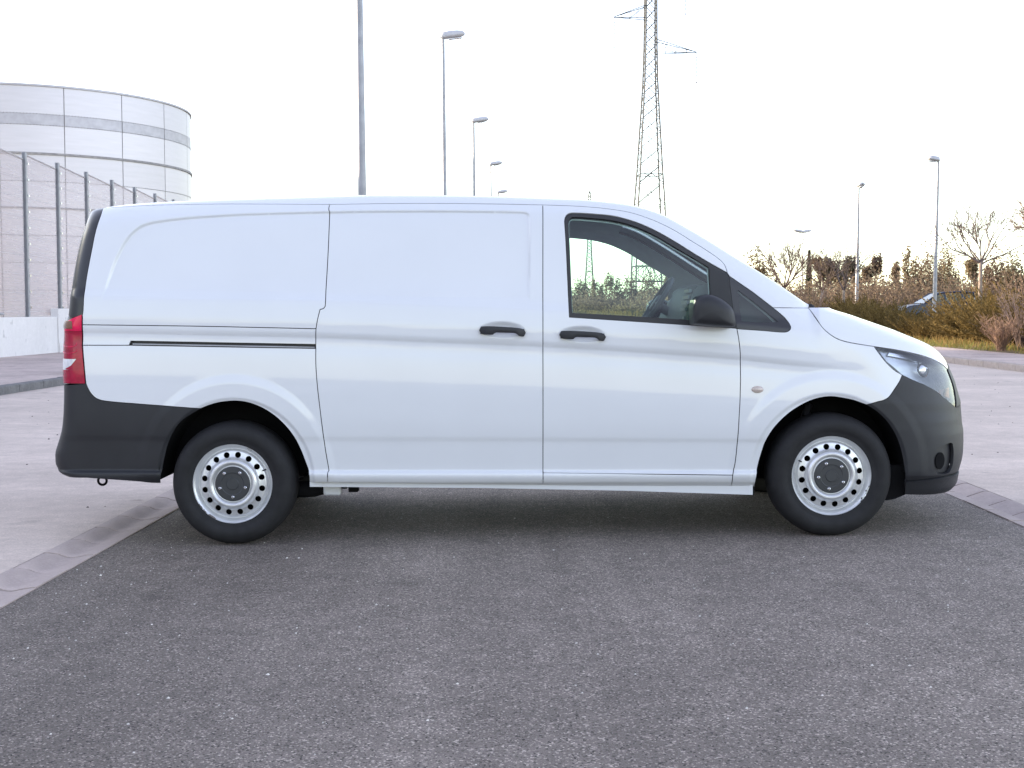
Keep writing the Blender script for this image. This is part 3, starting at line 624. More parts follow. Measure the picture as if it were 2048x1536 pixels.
# rear corner: glass, door, lamps
skin('rear_window', path('-body_rear_top', [(float(u_rear(1.795, f_)), 1.795) for f_ in (.3, .6, .85)] + rear_mid(1.795, 1.205, 24) + [(float(u_rear(1.205, f_)), 1.2) for f_ in (.85, .6, .42)] + [(float(u_rear(1.19, .3)), 1.185), CURVES['light_a'][0]]), M['gloss_black'], V_, centre=True, gap=.001)
skin('rear_door', path(rear_frac(.83, 1.195, .44) + [(float(u_rear(1.2, .7)), 1.2)] + rear_mid(1.2, .83, 12) + [(float(u_rear(.83, .7)), .83), (float(u_rear(.83, .44)), .83)]), M['paint'], V_, centre=True, gap=.002)
def zcut(c):
    z = CURVES['tail_cut_' + c][0][1]; return z
edge = np.array(CURVES['light_a'] + CURVES['light_b'][1:] + CURVES['light_c'][1:])
def u_edge(z): return float(np.interp(z, edge[::-1, 1], edge[::-1, 0])) - .004
TF = .43
def tail_piece(name, z0, z1, m, off=.004, poly=None):
    if poly is None:
        zz = np.linspace(z0, z1, 8)
        poly = path([(u_edge(z), float(z)) for z in zz] + [(float(u_rear(z, TF)), float(z)) for z in zz[::-1]] + [(u_edge(zz[0]), float(zz[0]))], step=.012)
    return skin(name, poly, m, V_, off=off, gap=.0004, flange=.012, gu=.012, gz=.012)
tails = tail_piece('tail_light', .832, 1.205, M['gloss_black'], off=-.006)
lens = []
za, zb, zc_ = zcut('a'), zcut('b'), zcut('c')
top_poly = path([(u_edge(za), za), (u_edge(1.203), 1.203), (float(u_rear(1.19, .2)), 1.190), (float(u_rear(1.165, .34)), 1.165), (float(u_rear(1.14, TF)), 1.14), (float(u_rear(za, TF)), za), (u_edge(za), za)], step=.012)
lens.append(tail_piece('upper_lens', 0, 0, M['red_lens'], poly=top_poly))
lens.append(tail_piece('middle_lens', zb, za, M['deep_red_lens']))
ux = u_edge(zb)
wp = path([(ux - .035, zb), (float(u_rear(zb, TF)), zb), (float(u_rear(zc_, TF)), zc_), (float(u_rear(zc_, .25)), zc_), (ux - .095, zc_ + .004), (ux - .062, zc_ + .024), (ux - .035, zb)], step=.01)
lens.append(tail_piece('reversing_lens', 0, 0, M['white_lens'], poly=wp))
cp = path([(u_edge(zc_), zc_), (ux, zb), (ux - .035, zb), (ux - .062, zc_ + .024), (ux - .095, zc_ + .004), (float(u_rear(zc_, .25)), zc_), (u_edge(zc_), zc_)], step=.01)
lens.append(tail_piece('corner_lens', 0, 0, M['deep_red_lens'], poly=cp))
lens.append(tail_piece('lower_lens', .834, zc_, M['deep_red_lens'], off=.0042))
bp_ = path([(ux - .05, 1.128), (ux - .05, 1.168), (ux - .12, 1.168), (ux - .12, 1.128), (ux - .05, 1.128)], step=.01)
lens.append(tail_piece('indicator_lens', 0, 0, M['brown_lens'], off=.0065, poly=bp_))
for pr in lens:
    for o, t in zip(pr, tails): o.parent = t
for s in (-1, 1):
    for zq in (1.046, 1.012):                       # the two bright rings inside the lamp
        arc = []
        for a in np.linspace(-2.7, .3, 16):
            uu = ux - .075 + .044 * math.cos(a); zz = zq + .016 * math.sin(a)
            p = P(uu, zz); n_ = skin_normals(np.array([uu]), np.array([zz]))[0]; p = p + n_ * .0055
            arc.append((p[0], -s * p[1] if s == 1 else p[1], p[2]))
        MB().tube(arc, .0016, 5).build('lamp_ring', M['red_lens'], tails[0 if s == -1 else 1])
# headlights: housing set back, chrome strip, projector, clear lens
hl = path('light_back', 'light_bot', '-light_front', '-light_top')
houses = skin('headlight', hl, M['reflector'], V_, off=-.03, gap=.001, flange=0, gu=.03, gz=.02)
rims = skin('lamp_edge', hl, M['gloss_black'], V_, holes=[path('light_back', 'light_bot', '-light_front', '-light_top') * .94 + np.array([2.28, .86]) * .06], off=-.004, gap=.001, flange=.03, gu=.04, gz=.04)
tl = np.array(catmull(CURVES['light_top'], .02)); k = len(tl)
strip = [(u - .0 + .02, z - .018) for u, z in tl[4:]] + [(u, z) for u, z in catmull(CURVES['light_front'], .02)[1:6]]
strip2 = [(u - .010, z - .017) for u, z in strip[::-1]]
chs = skin('light_strip', path([strip[0]] + strip[1:] + strip2 + [strip[0]]), M['chrome'], V_, off=-.016, gap=0, flange=.01, gz=.012)
amb = skin('indicator', path([(2.46, .745), (2.485, .80), (2.46, .80), (2.42, .755), (2.46, .745)], step=.01), M['amber'], V_, off=-.014, gap=0, flange=.01)
lns = skin('lamp_lens', hl, M['clear_lens'], V_, off=-.003, gap=.001, flange=0)
for grp in (rims, chs, amb, lns):
    for o, t in zip(grp, houses): o.parent = t
for s, t in ((-1, houses[0]), (1, houses[1])):
    p = P(2.27, .90); n_ = skin_normals(np.array([2.27]), np.array([.90]))[0]; p = p - n_ * .02
    b = MB().lathe([(0, -.014), (.02, -.012), (.036, -.002), (.046, .01), (.048, .03)], 24)
    o = b.build('projector', M['chrome'], t, smooth=True); o.location = (p[0], p[1] if s == -1 else -p[1], p[2]); o.rotation_euler = (0, 0, R(28) if s == -1 else R(180 - 28))
# roof with pillars: side bands up to the crown line, then a crowned cap between them
def top_row(us): return [(float(u), float(ZT(u))) for u in us]
roof_poly = path('seam_roof', [CURVES['qwin_top'][0]], 'qwin_top', 'pillar_seam', [(1.625, float(ZT(1.625)))] + top_row(np.linspace(1.60, -2.25, 120)))
skin('roof', roof_poly, M['paint'], V_, gap=.0018, flange=.012, gz=.010, gu=.03)
def cap(us, bulge, name, m, drop=.0):
    rows = []
    for u in us:
        z = float(ZT(u)); p = P(u, z)
        sl_ = float((ZT(u + .02) - ZT(u - .02)) / .04); nl = math.hypot(1, sl_)
        row = []
        for t in np.linspace(-1, 1, 25):
            b = bulge(u) * (1 - t * t) - drop
            row.append((p[0] - sl_ / nl * b, p[1] * -t, z + b / nl))
        rows.append(row)
    return MB().grid([r_[::-1] for r_ in rows]).build(name, m, V_, smooth=True)
cap(np.linspace(-2.25, .66, 60), lambda u: .022, 'roof_skin', M['paint'])
cap(np.linspace(.662, 1.60, 30), lambda u: .022 + .035 * min(1, (u - .66) / .4), 'windscreen', M['clear_glass'], drop=.003)
# cowl with wipers between windscreen and bonnet
rows = []
for t in np.linspace(0, 1, 8):
    row = []
    for y in np.linspace(-1, 1, 21):
        xa = 1.60 + .055 * (1 - y * y) * 1; xb = float(XF(1.238)) - AXF(1.238) * (1 - (1 - abs(y) ** 2.6) ** (1 / 2.6))
        row.append((xa + (xb - xa) * t, y * .80, 1.262 - .03 * t - .012))
    rows.append(row)
MB().grid(rows).build('cowl', M['black_plastic'], V_, smooth=True)
wb = MB()
for y0, y1 in ((-.55, .05), (.15, .72)):
    wb.tube([(1.70, y0, 1.248), (1.655, y0 + .2, 1.262), (1.63, (y0 + y1) / 2, 1.282), (1.60, y1, 1.312)], [.014, .011, .009, .006], 6)
    wb.tube([(1.70, y0, 1.225), (1.70, y0, 1.252)], [.020, .014], 10)
wb.build('wiper', M['black_plastic'], V_, smooth=True)
# white pinch flange under the sills, underside plate, wheel housings
for s in (-1, 1):
    MB().prism([(-1.10, .32), (-1.10, .268), (-.2, .262), (.6, .247), (1.31, .224), (1.31, .28), (.6, .30), (-.2, .31)], 'y', s * .889 - .007, s * .889 + .007).build('sill_flange', M['paint'], V_)
MB().prism([(-2.40, .36), (-1.85, .31), (2.05, .26), (2.40, .26), (2.40, .32), (-2.40, .40)], 'y', -.55, .55).prism([(-1.05, .29), (1.28, .252), (1.28, .30), (-1.05, .34)], 'y', -.86, .86).build('underbody', M['dark'], V_)
MB().prism([(-.95, .30), (-.95, .24), (-.85, .215), (1.0, .20), (1.1, .23), (1.1, .30)], 'y', -.48, .52).build('shadow_box', M['dark'], V_)  # unseen box added to cut light from the far side and deepen the shadow
for s in (-1, 1):
    for (cx, cz, rx, rz) in ARCHES:
        v = []; n_ = 40
        for k_ in range(n_ + 1):
            a = math.pi * k_ / n_
            for sc_, y in ((1.03, .925), (1.03, .60), (.2, .60)):
                v.append((cx + math.cos(a) * rx * sc_, s * y, cz + math.sin(a) * rz * sc_))
        b = MB().add(v, [q if s == 1 else q[::-1] for k_ in range(n_) for q in ((k_ * 3, k_ * 3 + 1, k_ * 3 + 4, k_ * 3 + 3), (k_ * 3 + 1, k_ * 3 + 2, k_ * 3 + 5, k_ * 3 + 4))])
        b.build('wheel_arch', M['dark'], V_, smooth=True, angle=40)
# dark inner shell behind the gaps, and pale cab trim with its own window openings
def scaled(poly, k_, c): return (poly - c) * k_ + c
shell_poly = path([(u, float(ZT(u)) - .02) for u in np.linspace(-2.2, 1.55, 80)] + [(1.62, 1.22), (1.95, 1.02), (2.15, .86), (2.0, .76)], '-farch_black'[:0] or [(1.9, .73)], 'farch_white', [(1.30, .27), (-1.08, .31)], '-rarch_white', [(-2.2, .75), (-2.28, .84), (-2.285, 1.2), (-2.2, 1.77)])
wopen = inset_poly(glass, -.012, np.zeros(len(glass), bool))[0]
qopen = inset_poly(qg, -.006, np.zeros(len(qg), bool))[0]
skin('inner_shell', shell_poly, M['dark'], V_, holes=[wopen, qopen], off=-.026, gap=0, flange=0, gu=.08, gz=.05)
trim_poly = path([(u, float(ZT(u)) - .024) for u in np.linspace(.18, 1.53, 40)] + [(1.60, 1.22), (1.5, .9), (.18, .9), (.18, 1.8)])
wo2 = inset_poly(glass, .004, np.zeros(len(glass), bool))[0]
skin('cab_trim', trim_poly, M['cab_trim'], V_, holes=[wo2, inset_poly(qg, .004, np.zeros(len(qg), bool))[0]], off=-.036, gap=0, flange=0, gu=.08, gz=.05)
# headliner, bulkhead, dash, wheel, seats
rows = []
for u in np.linspace(.14, .70, 12):
    z = float(ZT(u)); rows.append([(u, y, z - .085 + .06 * (1 - (y / .70) ** 2)) for y in np.linspace(-.70, .70, 15)])
MB().grid(rows).build('headliner', M['cab_trim'], V_, smooth=True)
MB().prism([(-.86, .34), (.86, .34), (.87, 1.2), (.77, 1.76), (-.77, 1.76), (-.87, 1.2)], 'x', .085, .115).build('bulkhead', M['dash'], V_)
MB().box((.1, -.86, .33), (1.27, .86, .40)).build('cab_floor', M['dash'], V_)
dash = MB().prism([(.985, .75), (.960, 1.16), (.972, 1.25), (.995, 1.335), (1.02, 1.362), (1.06, 1.372), (1.18, 1.345), (1.35, 1.29), (1.55, 1.235), (1.60, 1.20), (1.60, .75)], 'y', -.80, .12).build('dashboard', M['dash'], V_, smooth=True, angle=30)
b = MB()
for k_, (x, z) in enumerate(((.992, 1.335), (.985, 1.30), (.977, 1.27), (.970, 1.235))): b.box((x - .012, -.72, z - .010), (x + .004, -.50, z + .008))
b.box((.955, -.70, 1.165), (.966, -.62, 1.19))
b.build('air_vent', M['galv'], dash)
MB().prism([(.985, .75), (.98, 1.16), (1.02, 1.25), (1.10, 1.27), (1.35, 1.27), (1.55, 1.235), (1.60, 1.20), (1.60, .75)], 'y', .12, .80).build('dashboard', M['dash'], V_, smooth=True, angle=30)
MB().prism([(1.01, 1.20), (1.02, 1.28), (1.06, 1.315), (1.14, 1.31), (1.2, 1.25)], 'y', .22, .60).build('instrument_hood', M['dash'], V_, smooth=True, angle=30)
sw = empty('steering_wheel', (.925, .42, 1.27), parent=V_); sw.rotation_euler = (0, R(-57), 0)
MB().tube([(.185 * math.cos(a), .185 * math.sin(a), 0) for a in np.linspace(0, 2 * math.pi, 41)], .0165, 8, caps=False).build('wheel_rim', M['dash'], sw, smooth=True)
b = MB().lathe([(0, .02), (.05, .018), (.07, 0), (.06, -.03), (0, -.05)], 20, axis='z')
for a in (0, math.pi, -math.pi / 2): b.tube([(.05 * math.cos(a), .05 * math.sin(a), -.01), (.18 * math.cos(a), .18 * math.sin(a), 0)], [.022, .014], 6)
b.tube([(0, 0, -.03), (0, 0, -.32)], .03, 8)
b.build('wheel_hub', M['dash'], sw, smooth=True)
for y in (-.45, .42):
    st = MB().box((.16, -.26, .62), (.60, .26, .76)).build('seat', M['seat_cloth'], V_); st.location.y = y; bevel(st, .05, 4)
    bk = MB().prism([(.14, .74), (.28, .74), (.235, 1.0), (.205, 1.34), (.135, 1.34), (.125, 1.0)], 'y', y - .25, y + .25).build('backrest', M['seat_cloth'], V_); bevel(bk, .04, 4)
    hr = MB().box((.135, -.13, 1.38), (.215, .13, 1.60)).build('headrest', M['seat_cloth'], V_); hr.location.y = y; bevel(hr, .03, 4)
# door handles
for (hx, hz), doors in zip(CUPS, (sliding, front_doors)):
    for s, d in ((-1, doors[0]), (1, doors[1])):
        rows = []; n_ = 28; m_ = 12
        tops = Tab([(-1, .002), (-.97, .013), (-.9, .020), (-.6, .022), (.6, .017), (.9, .010), (.98, .002), (1, -.006)])
        bots = Tab([(-1, -.004), (-.96, -.016), (-.85, -.022), (-.50, -.024), (-.38, -.022), (-.30, -.011), (.50, -.012), (.60, -.016), (.72, -.028), (.88, -.030), (.97, -.024), (1, -.010)])
        lift = Tab([(-1, .004), (-.9, .012), (-.6, .030), (0, .036), (.6, .032), (.9, .014), (1, .004)])
        for t in np.linspace(-1, 1, n_):
            x = hx + t * .124; zc2 = hz - .022 * (t * .124) - .0; a, bt, lf = float(tops(t)), float(bots(t)), float(lift(t))
            yb = float(P(x, zc2)[1])
            ybase = -float(half_width(np.array([hx + .16]), np.array([zc2]))[0])
            cz_, hh = zc2 + (a + bt) / 2, max(.002, (a - bt) / 2)
            rows.append([(x, (ybase - lf - .006 * abs(math.cos(q)) ** .5 * (1 if math.cos(q) > 0 else -1) * 1.2) * (1 if s == -1 else -1), cz_ + hh * (1 if math.sin(q) > 0 else -1) * abs(math.sin(q)) ** .6) for q in np.linspace(0, 2 * math.pi, m_ + 1)])
        if s == -1: rows = [r_[::-1] for r_ in rows]
        b = MB().grid(rows); b.add(rows[0][:-1], [tuple(range(m_))]); b.add(rows[-1][:-1], [tuple(range(m_))[::-1]])
        for t in (-.86, .84):
            x = hx + t * .124; b.box((x - .012, 0, hz - .018), (x + .012, .05, hz + .008), at=(0, (ybase - .012) if s == -1 else (-ybase - .038), 0))
        b.build('door_handle', M['black_plastic'], d, smooth=True, angle=50)
# side repeater on each front wing
for s in (-1, 1):
    p = P(1.3171, .802)
    b = MB(); rows = [[(.033 * r_ * math.cos(a), s * (.012 * math.sqrt(max(0, 1 - r_ * r_))), .019 * r_ * math.sin(a)) for a in np.linspace(0, 2 * math.pi, 25)] for r_ in (0.01, .3, .6, .8, .92, 1)]
    b.grid(rows if s == 1 else [q[::-1] for q in rows]); o = b.build('side_repeater', M['repeater'], V_, smooth=True); o.location = (p[0], (p[1] if s == -1 else -p[1]), p[2])
# mirrors
mo = np.array([(.940, 1.152), (.936, 1.20), (.938, 1.248), (.947, 1.275), (.962, 1.294), (.992, 1.306), (1.03, 1.309), (1.065, 1.298), (1.10, 1.280), (1.142, 1.246), (1.158, 1.222), (1.166, 1.185), (1.168, 1.152), (1.160, 1.139), (1.11, 1.137), (1.03, 1.142)])
mo = np.array(catmull(list(map(tuple, mo)) + [tuple(mo[0])], .018))[:-1]
mc = mo.mean(0)
for s in (-1, 1):
    rows = []
    for y, k_, sh in ((.985, .80, .01), (1.0, .93, .004), (1.03, .99, 0), (1.08, 1.0, 0), (1.13, .985, 0), (1.165, .94, .004), (1.185, .86, .01), (1.198, .72, .016), (1.205, .5, .02), (1.208, .2, .02), (1.2085, .01, .02)):
        q = (mo - mc) * k_ + mc + np.array([-sh, 0]); q[:, 1] = np.where(y > 1.1, q[:, 1], q[:, 1])
        rows.append([(a, s * y, b_) for a, b_ in q] + [(q[0][0], s * y, q[0][1])])
    o = MB().grid(rows if s == -1 else [r_[::-1] for r_ in rows]).build('mirror', M['black_plastic'], V_, smooth=True)
    a_ = MB().prism([(1.05, 1.145), (1.17, 1.135), (1.18, 1.21), (1.08, 1.235)], 'y', s * .90, s * 1.0).build('mirror_arm', M['black_plastic'], o)
    MB().prism([(.944, 1.165), (.944, 1.28), (.950, 1.28), (.950, 1.165)], 'y', s * 1.02, s * 1.17).build('mirror_glass', M['chrome'], o)
    tri = skin('mirror_base', path([(1.062, 1.452), (1.160, 1.425), (1.176, 1.33), (1.197, 1.15), (1.07, 1.163), (1.0655, 1.3139)] + [(1.062, 1.452)], step=.02), M['black_plastic'], V_, off=.002, gap=.001, flange=.02, sides='near')[0] if s == -1 else None
# wheels
def rim_h(r):
    return np.interp(r, [0, .060, .094, .097, .105, .113, .122, .131, .138, .146, .168, .178, .184, .188, .194, .200, .206, .212, .218, .222],
                        [.022, .022, .020, .012, .024, .031, .031, .024, .012, .004, .000, -.002, -.010, -.020, -.016, -.004, .006, .009, .020, .022])
def make_wheel():
    wl = empty('wheel', parent=V_)
    t = [(.215, .022), (.222, .026), (.232, .024), (.245, .034), (.262, .040), (.280, .040), (.298, .034), (.312, .024), (.322, .010), (.329, -.006), (.334, -.022), (.336, -.045), (.336, -.125), (.330, -.16), (.31, -.185), (.27, -.195), (.22, -.17)]
    v = MB(); n_ = 96
    v.lathe([(r_, -h_) for r_, h_ in t][::-1], n_)
    for i, (x, y, z) in enumerate(v.v):
        if z < -.3315: v.v[i] = (x, y - (.006 if y < 0 else 0), -.3315 - .02 * (z < -.335) * 0)
    ty = v.build('tyre', M['tyre'], wl, smooth=True)
    # rim: pierced disc by triangulating the ring with 16 round holes
    co = []; ed = []
    def loop(cx, cy, r_, n_):
        o = len(co)
        co.extend([Vector((cx + r_ * math.cos(2 * math.pi * k_ / n_), cy + r_ * math.sin(2 * math.pi * k_ / n_))) for k_ in range(n_)])
        ed.extend([(o + k_, o + (k_ + 1) % n_) for k_ in range(n_)])
    loop(0, 0, .2215, 96); loop(0, 0, .090, 64)
    hol = [(.1575 * math.cos(2 * math.pi * (k_ + .5) / 16), .1575 * math.sin(2 * math.pi * (k_ + .5) / 16)) for k_ in range(16)]
    for hx, hy in hol: loop(hx, hy, .0162, 18)
    for r_ in (.094, .0975, .102, .1065, .111, .1155, .120, .1245, .129, .1335, .138, .142, .173, .177, .1805, .184, .1875, .191, .1945, .198, .202, .206, .2105, .215, .2185):
        for k_ in range(96):
            a = 2 * math.pi * k_ / 96; co.append(Vector((r_ * math.cos(a), r_ * math.sin(a))))
    for k_ in range(64):
        for r_ in (.147, .168):
            a = 2 * math.pi * k_ / 64; x, y = r_ * math.cos(a), r_ * math.sin(a)
            if min(math.hypot(x - p, y - q) for p, q in hol) > .0185: co.append(Vector((x, y)))
    vv, _, ff, *_ = delaunay_2d_cdt(co, ed, [], 4, 1e-7)
    xy = np.array([(a.x, a.y) for a in vv]); r_ = np.hypot(xy[:, 0], xy[:, 1]); h_ = rim_h(r_)
    kr = np.array([1, 2, 1]) / 4
    slope = (rim_h(r_ + .002) - rim_h(r_ - .002)) / .004
    N = np.stack([-slope * xy[:, 0] / r_, -np.ones(len(r_)), -slope * xy[:, 1] / r_], 1); N /= np.linalg.norm(N, axis=1)[:, None]
    V = [(x, -h, y) for (x, y), h in zip(xy, h_)]
    F = []
    for f in ff:
        c = xy[list(f)].mean(0)
        if math.hypot(*c) > .0895 and min(math.hypot(c[0] - p, c[1] - q) for p, q in hol) > .0158: F.append(tuple(f))
    F = [f if np.dot(np.cross(np.array(V[f[1]]) - V[f[0]], np.array(V[f[2]]) - V[f[0]]), (0, -1, 0)) > 0 else f[::-1] for f in F]
    o = len(V); Nl = [tuple(n_) for n_ in N]
    for hx, hy in hol:                               # inner walls of the holes
        q = [(hx + .0162 * math.cos(2 * math.pi * k_ / 18), hy + .0162 * math.sin(2 * math.pi * k_ / 18)) for k_ in range(18)]
        o = len(V); V += [(x, -float(rim_h(math.hypot(x, y))), y) for x, y in q] + [(x, -float(rim_h(math.hypot(x, y))) + .006, y) for x, y in q]
        Nl += [((hx - x) / .0162, 0, (hy - y) / .0162) for x, y in q] * 2
        F += [(o + k_, o + (k_ + 1) % 18, o + 18 + (k_ + 1) % 18, o + 18 + k_) for k_ in range(18)]
    me = bpy.data.meshes.new('rim'); me.from_pydata(V, [], F); me.update(); me.materials.append(M['steel']); me.shade_smooth(); me.normals_split_custom_set_from_vertices(Nl)
    ro = bpy.data.objects.new('rim', me); COL.objects.link(ro); ro.parent = wl
    b = MB().lathe([(.20, .02), (.20, .11), (0, .11)], 40); b.lathe([(.14, .05), (.14, .10), (0, .05)][:2] + [(0, .045)], 40)
    b.build('brake_drum', M['dark'], wl, smooth=True, angle=30)
    hc = MB().lathe([(.0955, -.010), (.0945, -.0225), (.090, -.025), (.062, -.026), (.058, -.024), (.034, -.024), (.031, -.027), (0, -.027)], 48).build('hub_cap', M['hub'], wl, smooth=True, angle=25)
    for k_ in range(5):
        a = math.radians(90 + 72 * k_ + 180)
        bo = MB().lathe([(.0085, -.020), (.0082, -.029), (.006, -.0305), (0, -.0305)], 8, at=(.072 * math.cos(a), 0, .072 * math.sin(a))).build('wheel_bolt', M['chrome'], wl)
    a = math.radians(22)
    MB().tube([(.176 * math.cos(a), -.002, .176 * math.sin(a)), (.186 * math.cos(a), -.022, .186 * math.sin(a)), (.199 * math.cos(a), -.034, .199 * math.sin(a))], .0042, 8).build('tyre_valve', M['rubber_seal'], wl, smooth=True)
    return wl
w0 = make_wheel()
WH = [(-1.511, .2893, -.914, 1.5), (1.7273, .3335, -.914, 133), (-1.511, .2893, .914, 40), (1.7273, .3335, .914, 70)]
for i, (x, z, y, ang) in enumerate(WH):
    wl = w0 if i == 0 else copy_tree(w0, V_)
    wl.location = (x, y, z); wl.rotation_euler = (0, 0, 0 if y < 0 else math.pi)
    for ch in wl.children:
        if ch.name.split('.')[0] in ('rim', 'hub_cap', 'wheel_bolt', 'tyre_valve'): ch.rotation_euler = (0, R(-ang), 0)
# scuffs along the rim lips, seen as bare and blackened metal
def scuff(i, a0, a1, r0, r1, m):
    b = MB(); n_ = 14; v = []; rnd = random.Random(i * 7 + int(a0))
    for k_ in range(n_ + 1):
        a = math.radians(a0 + (a1 - a0) * k_ / n_); e = math.sin(math.pi * k_ / n_) ** .5
        mid = (r0 + r1) / 2
        for rr in (mid + (r0 - mid) * e * rnd.uniform(.6, 1), mid + (r1 - mid) * e * rnd.uniform(.6, 1)): v.append((rr * math.cos(a), -float(rim_h(rr)) - .0012, rr * math.sin(a)))
    b.add(v, [(2 * k_, 2 * k_ + 1, 2 * k_ + 3, 2 * k_ + 2) for k_ in range(n_)])
    b.build('rim_scuff', m, [c for c in V_.children if c.name.startswith('wheel') and abs(c.location.x - WH[i][0]) < .01 and c.location.y < 0][0])
scuff(0, 210, 228, .210, .221, M['scuff']); scuff(0, 231, 244, .208, .221, M['scuff']); scuff(0, 60, 68, .200, .212, M['scuff'])
scuff(1, 318, 346, .208, .221, M['chrome']); scuff(1, 322, 325, .204, .215, M['scuff']); scuff(1, 335, 338, .204, .215, M['scuff'])
# bits under the body: tow eye, suspension arm, white jacking block, brackets, splash guards
MB().tube([(-2.324 + .024 * math.cos(a), -.60, .262 + .024 * math.sin(a)) for a in np.linspace(0, 2 * math.pi, 25)], .007, 8, caps=False).build('tow_eye', M['dark'], V_, smooth=True)
MB().tube([(-1.35, -.70, .22), (-1.10, -.74, .235), (-.95, -.72, .26)], [.05, .045, .03], 8).build('suspension_arm', M['dark'], V_, smooth=True)
bx = MB().box((-1.045, -.79, .203), (-.945, -.70, .272)).build('jacking_block', M['paint'], V_); bevel(bx, .014, 3)
MB().box((-.945, -.74, .235), (-.92, -.70, .27)).box((-.905, -.78, .222), (-.855, -.70, .262)).build('bracket', M['dark'], V_)
for s in (-1, 1):
    MB().prism([(2.0, .38), (2.17, .38), (2.17, .225), (2.10, .195), (2.05, .185), (2.01, .22)], 'y', s * .64 - .21, s * .64 + .21).build('splash_guard', M['dark'], V_)
    MB().prism([(1.28, .34), (1.34, .60), (1.36, .60), (1.32, .22), (1.28, .225)], 'y', s * .66 - .22, s * .66 + .22).build('splash_guard', M['dark'], V_)
    MB().tube([(1.60, s * .70, .30), (1.63, s * .70, .62), (1.66, s * .66, .70)], .025, 8).build('damper', M['gloss_black'], V_, smooth=True)
# ------------------------------------------------------------------ the ground: streets run away from the van, turned .8 degrees
TW = .0135
def rd(x, y): return x + TW * y
def zroad(x): return -.047 + .0155 * (x + 1.5)
def strip(name, m, prof, y0, y1, n=40):
    """sheet along the street; prof = [(x, z)] across it"""
    rows = [[(rd(x, y), y, z) for x, z in prof] for y in np.linspace(y0, y1, n)]
    o = MB().grid([r_ for r_ in rows]).build(name, m)
    if o.data.polygons[0].normal.z < 0: o.data.flip_normals()
    return tag(o, kind='structure')
AL, AR, GL, GR, KL, KR = -2.276, 2.758, -2.553, 3.065, -8.06, 9.92
zl, zr = zroad(AL), zroad(AR)
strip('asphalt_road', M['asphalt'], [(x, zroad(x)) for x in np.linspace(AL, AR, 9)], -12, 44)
strip('concrete_lane', M['lane'], [(KL, -.055), (-5, -.05), (GL, -.047)], -12, 62)
strip('concrete_lane', M['lane'], [(GR, zr + .006), (6, .02), (KR, .005)], -12, 62)
strip('pavement', M['pavement'], [(-13.05, .09), (-10, .082), (KL - .145, .076)], -12, 62)
strip('pavement', M['pavement'], [(KR + .145, .146), (11.2, .152), (12.3, .158)], -12, 62)
strip('verge', M['soil'], [(12.3, .154), (13.3, .20), (18, .34), (26, .50), (45, .6), (90, .8)], -12, 125)
strip('ground', M['soil'], [(-600, -.13), (-13.2, -.13), (12.4, -.13), (700, -.13)], -300, 1500, 30)
strip('field', M['soil'], [(-40, -.10), (-16, .0), (-5, .12), (5, .18), (12.4, .20)], 46, 300, 30)
# gutter stones, kerb stones: one mesh per kind, each stone its own object
def stones(pname, name, x0, x1, prof, L, y0, y1, m, up):
    """parent sheet (the mortar bed) with stones laid along it"""
    bed = strip(pname, M['dark_mortar'], [(x0 + .004, up[0] - .05), ((x0 + x1) / 2, up[1] - .06), (x1 - .004, up[2] - .05)], y0 - .5, y1 + .5, 4)
    g = .0095; b = MB(); pr = [(x - (x0 + x1) / 2, z) for x, z in prof]
    b.prism(pr, 'y', g, L - g); proto = None; k = 0; rnd = random.Random(int(x0 * 10))
    y = y0
    while y < y1:
        if proto is None: o = proto = b.build(name, m, bed, smooth=True, angle=28)
        else:
            o = proto.copy(); COL.objects.link(o); o.parent = bed
        o.location = (rd((x0 + x1) / 2, y) + rnd.uniform(-.002, .002), y, rnd.uniform(-.0025, .0025)); o.rotation_euler = (rnd.uniform(-.002, .002), rnd.uniform(-.004, .004), -TW)
        y += L
    return bed
M['dark_mortar'] = mat('dark_mortar', (.03, .027, .025), .95, noise=(20, .2))
stones('left_gutter', 'gutter_stone', GL, AL, [(GL, -.15), (GL, -.047), (GL + .03, -.047), (GL + .08, -.054), (AL - .16, -.068), (AL - .135, -.072), (AL - .115, -.072), (AL - .09, -.067), (AL - .06, zl - .002), (AL - .02, zl + .004), (AL, zl + .006), (AL, -.15)], .40, -.2, 16, M['gutter'], (-.047, -.07, zl))
stones('right_gutter', 'gutter_stone', AR, GR, [(AR, -.12), (AR, zr + .006), (AR + .085, zr + .002), (AR + .125, zr - .034), (AR + .15, zr - .036), (GR - .03, zr + .006), (GR, zr + .006), (GR, -.12)], .40, 2.0, 16, M['gutter'], (zr, zr - .015, zr))
stones('left_kerb', 'kerb_stone', KL - .15, KL, [(KL - .15, -.2), (KL - .15, .078), (KL - .02, .078), (KL, .058), (KL + .012, -.2)], 1.0, 12, 44, M['kerb_old'], (-.06, -.06, -.06))
stones('right_kerb', 'kerb_stone', KR, KR + .15, [(KR - .014, -.2), (KR, .128), (KR + .02, .150), (KR + .15, .150), (KR + .15, -.2)], .92, 12, 58, M['kerb'], (-.02, -.02, -.02))
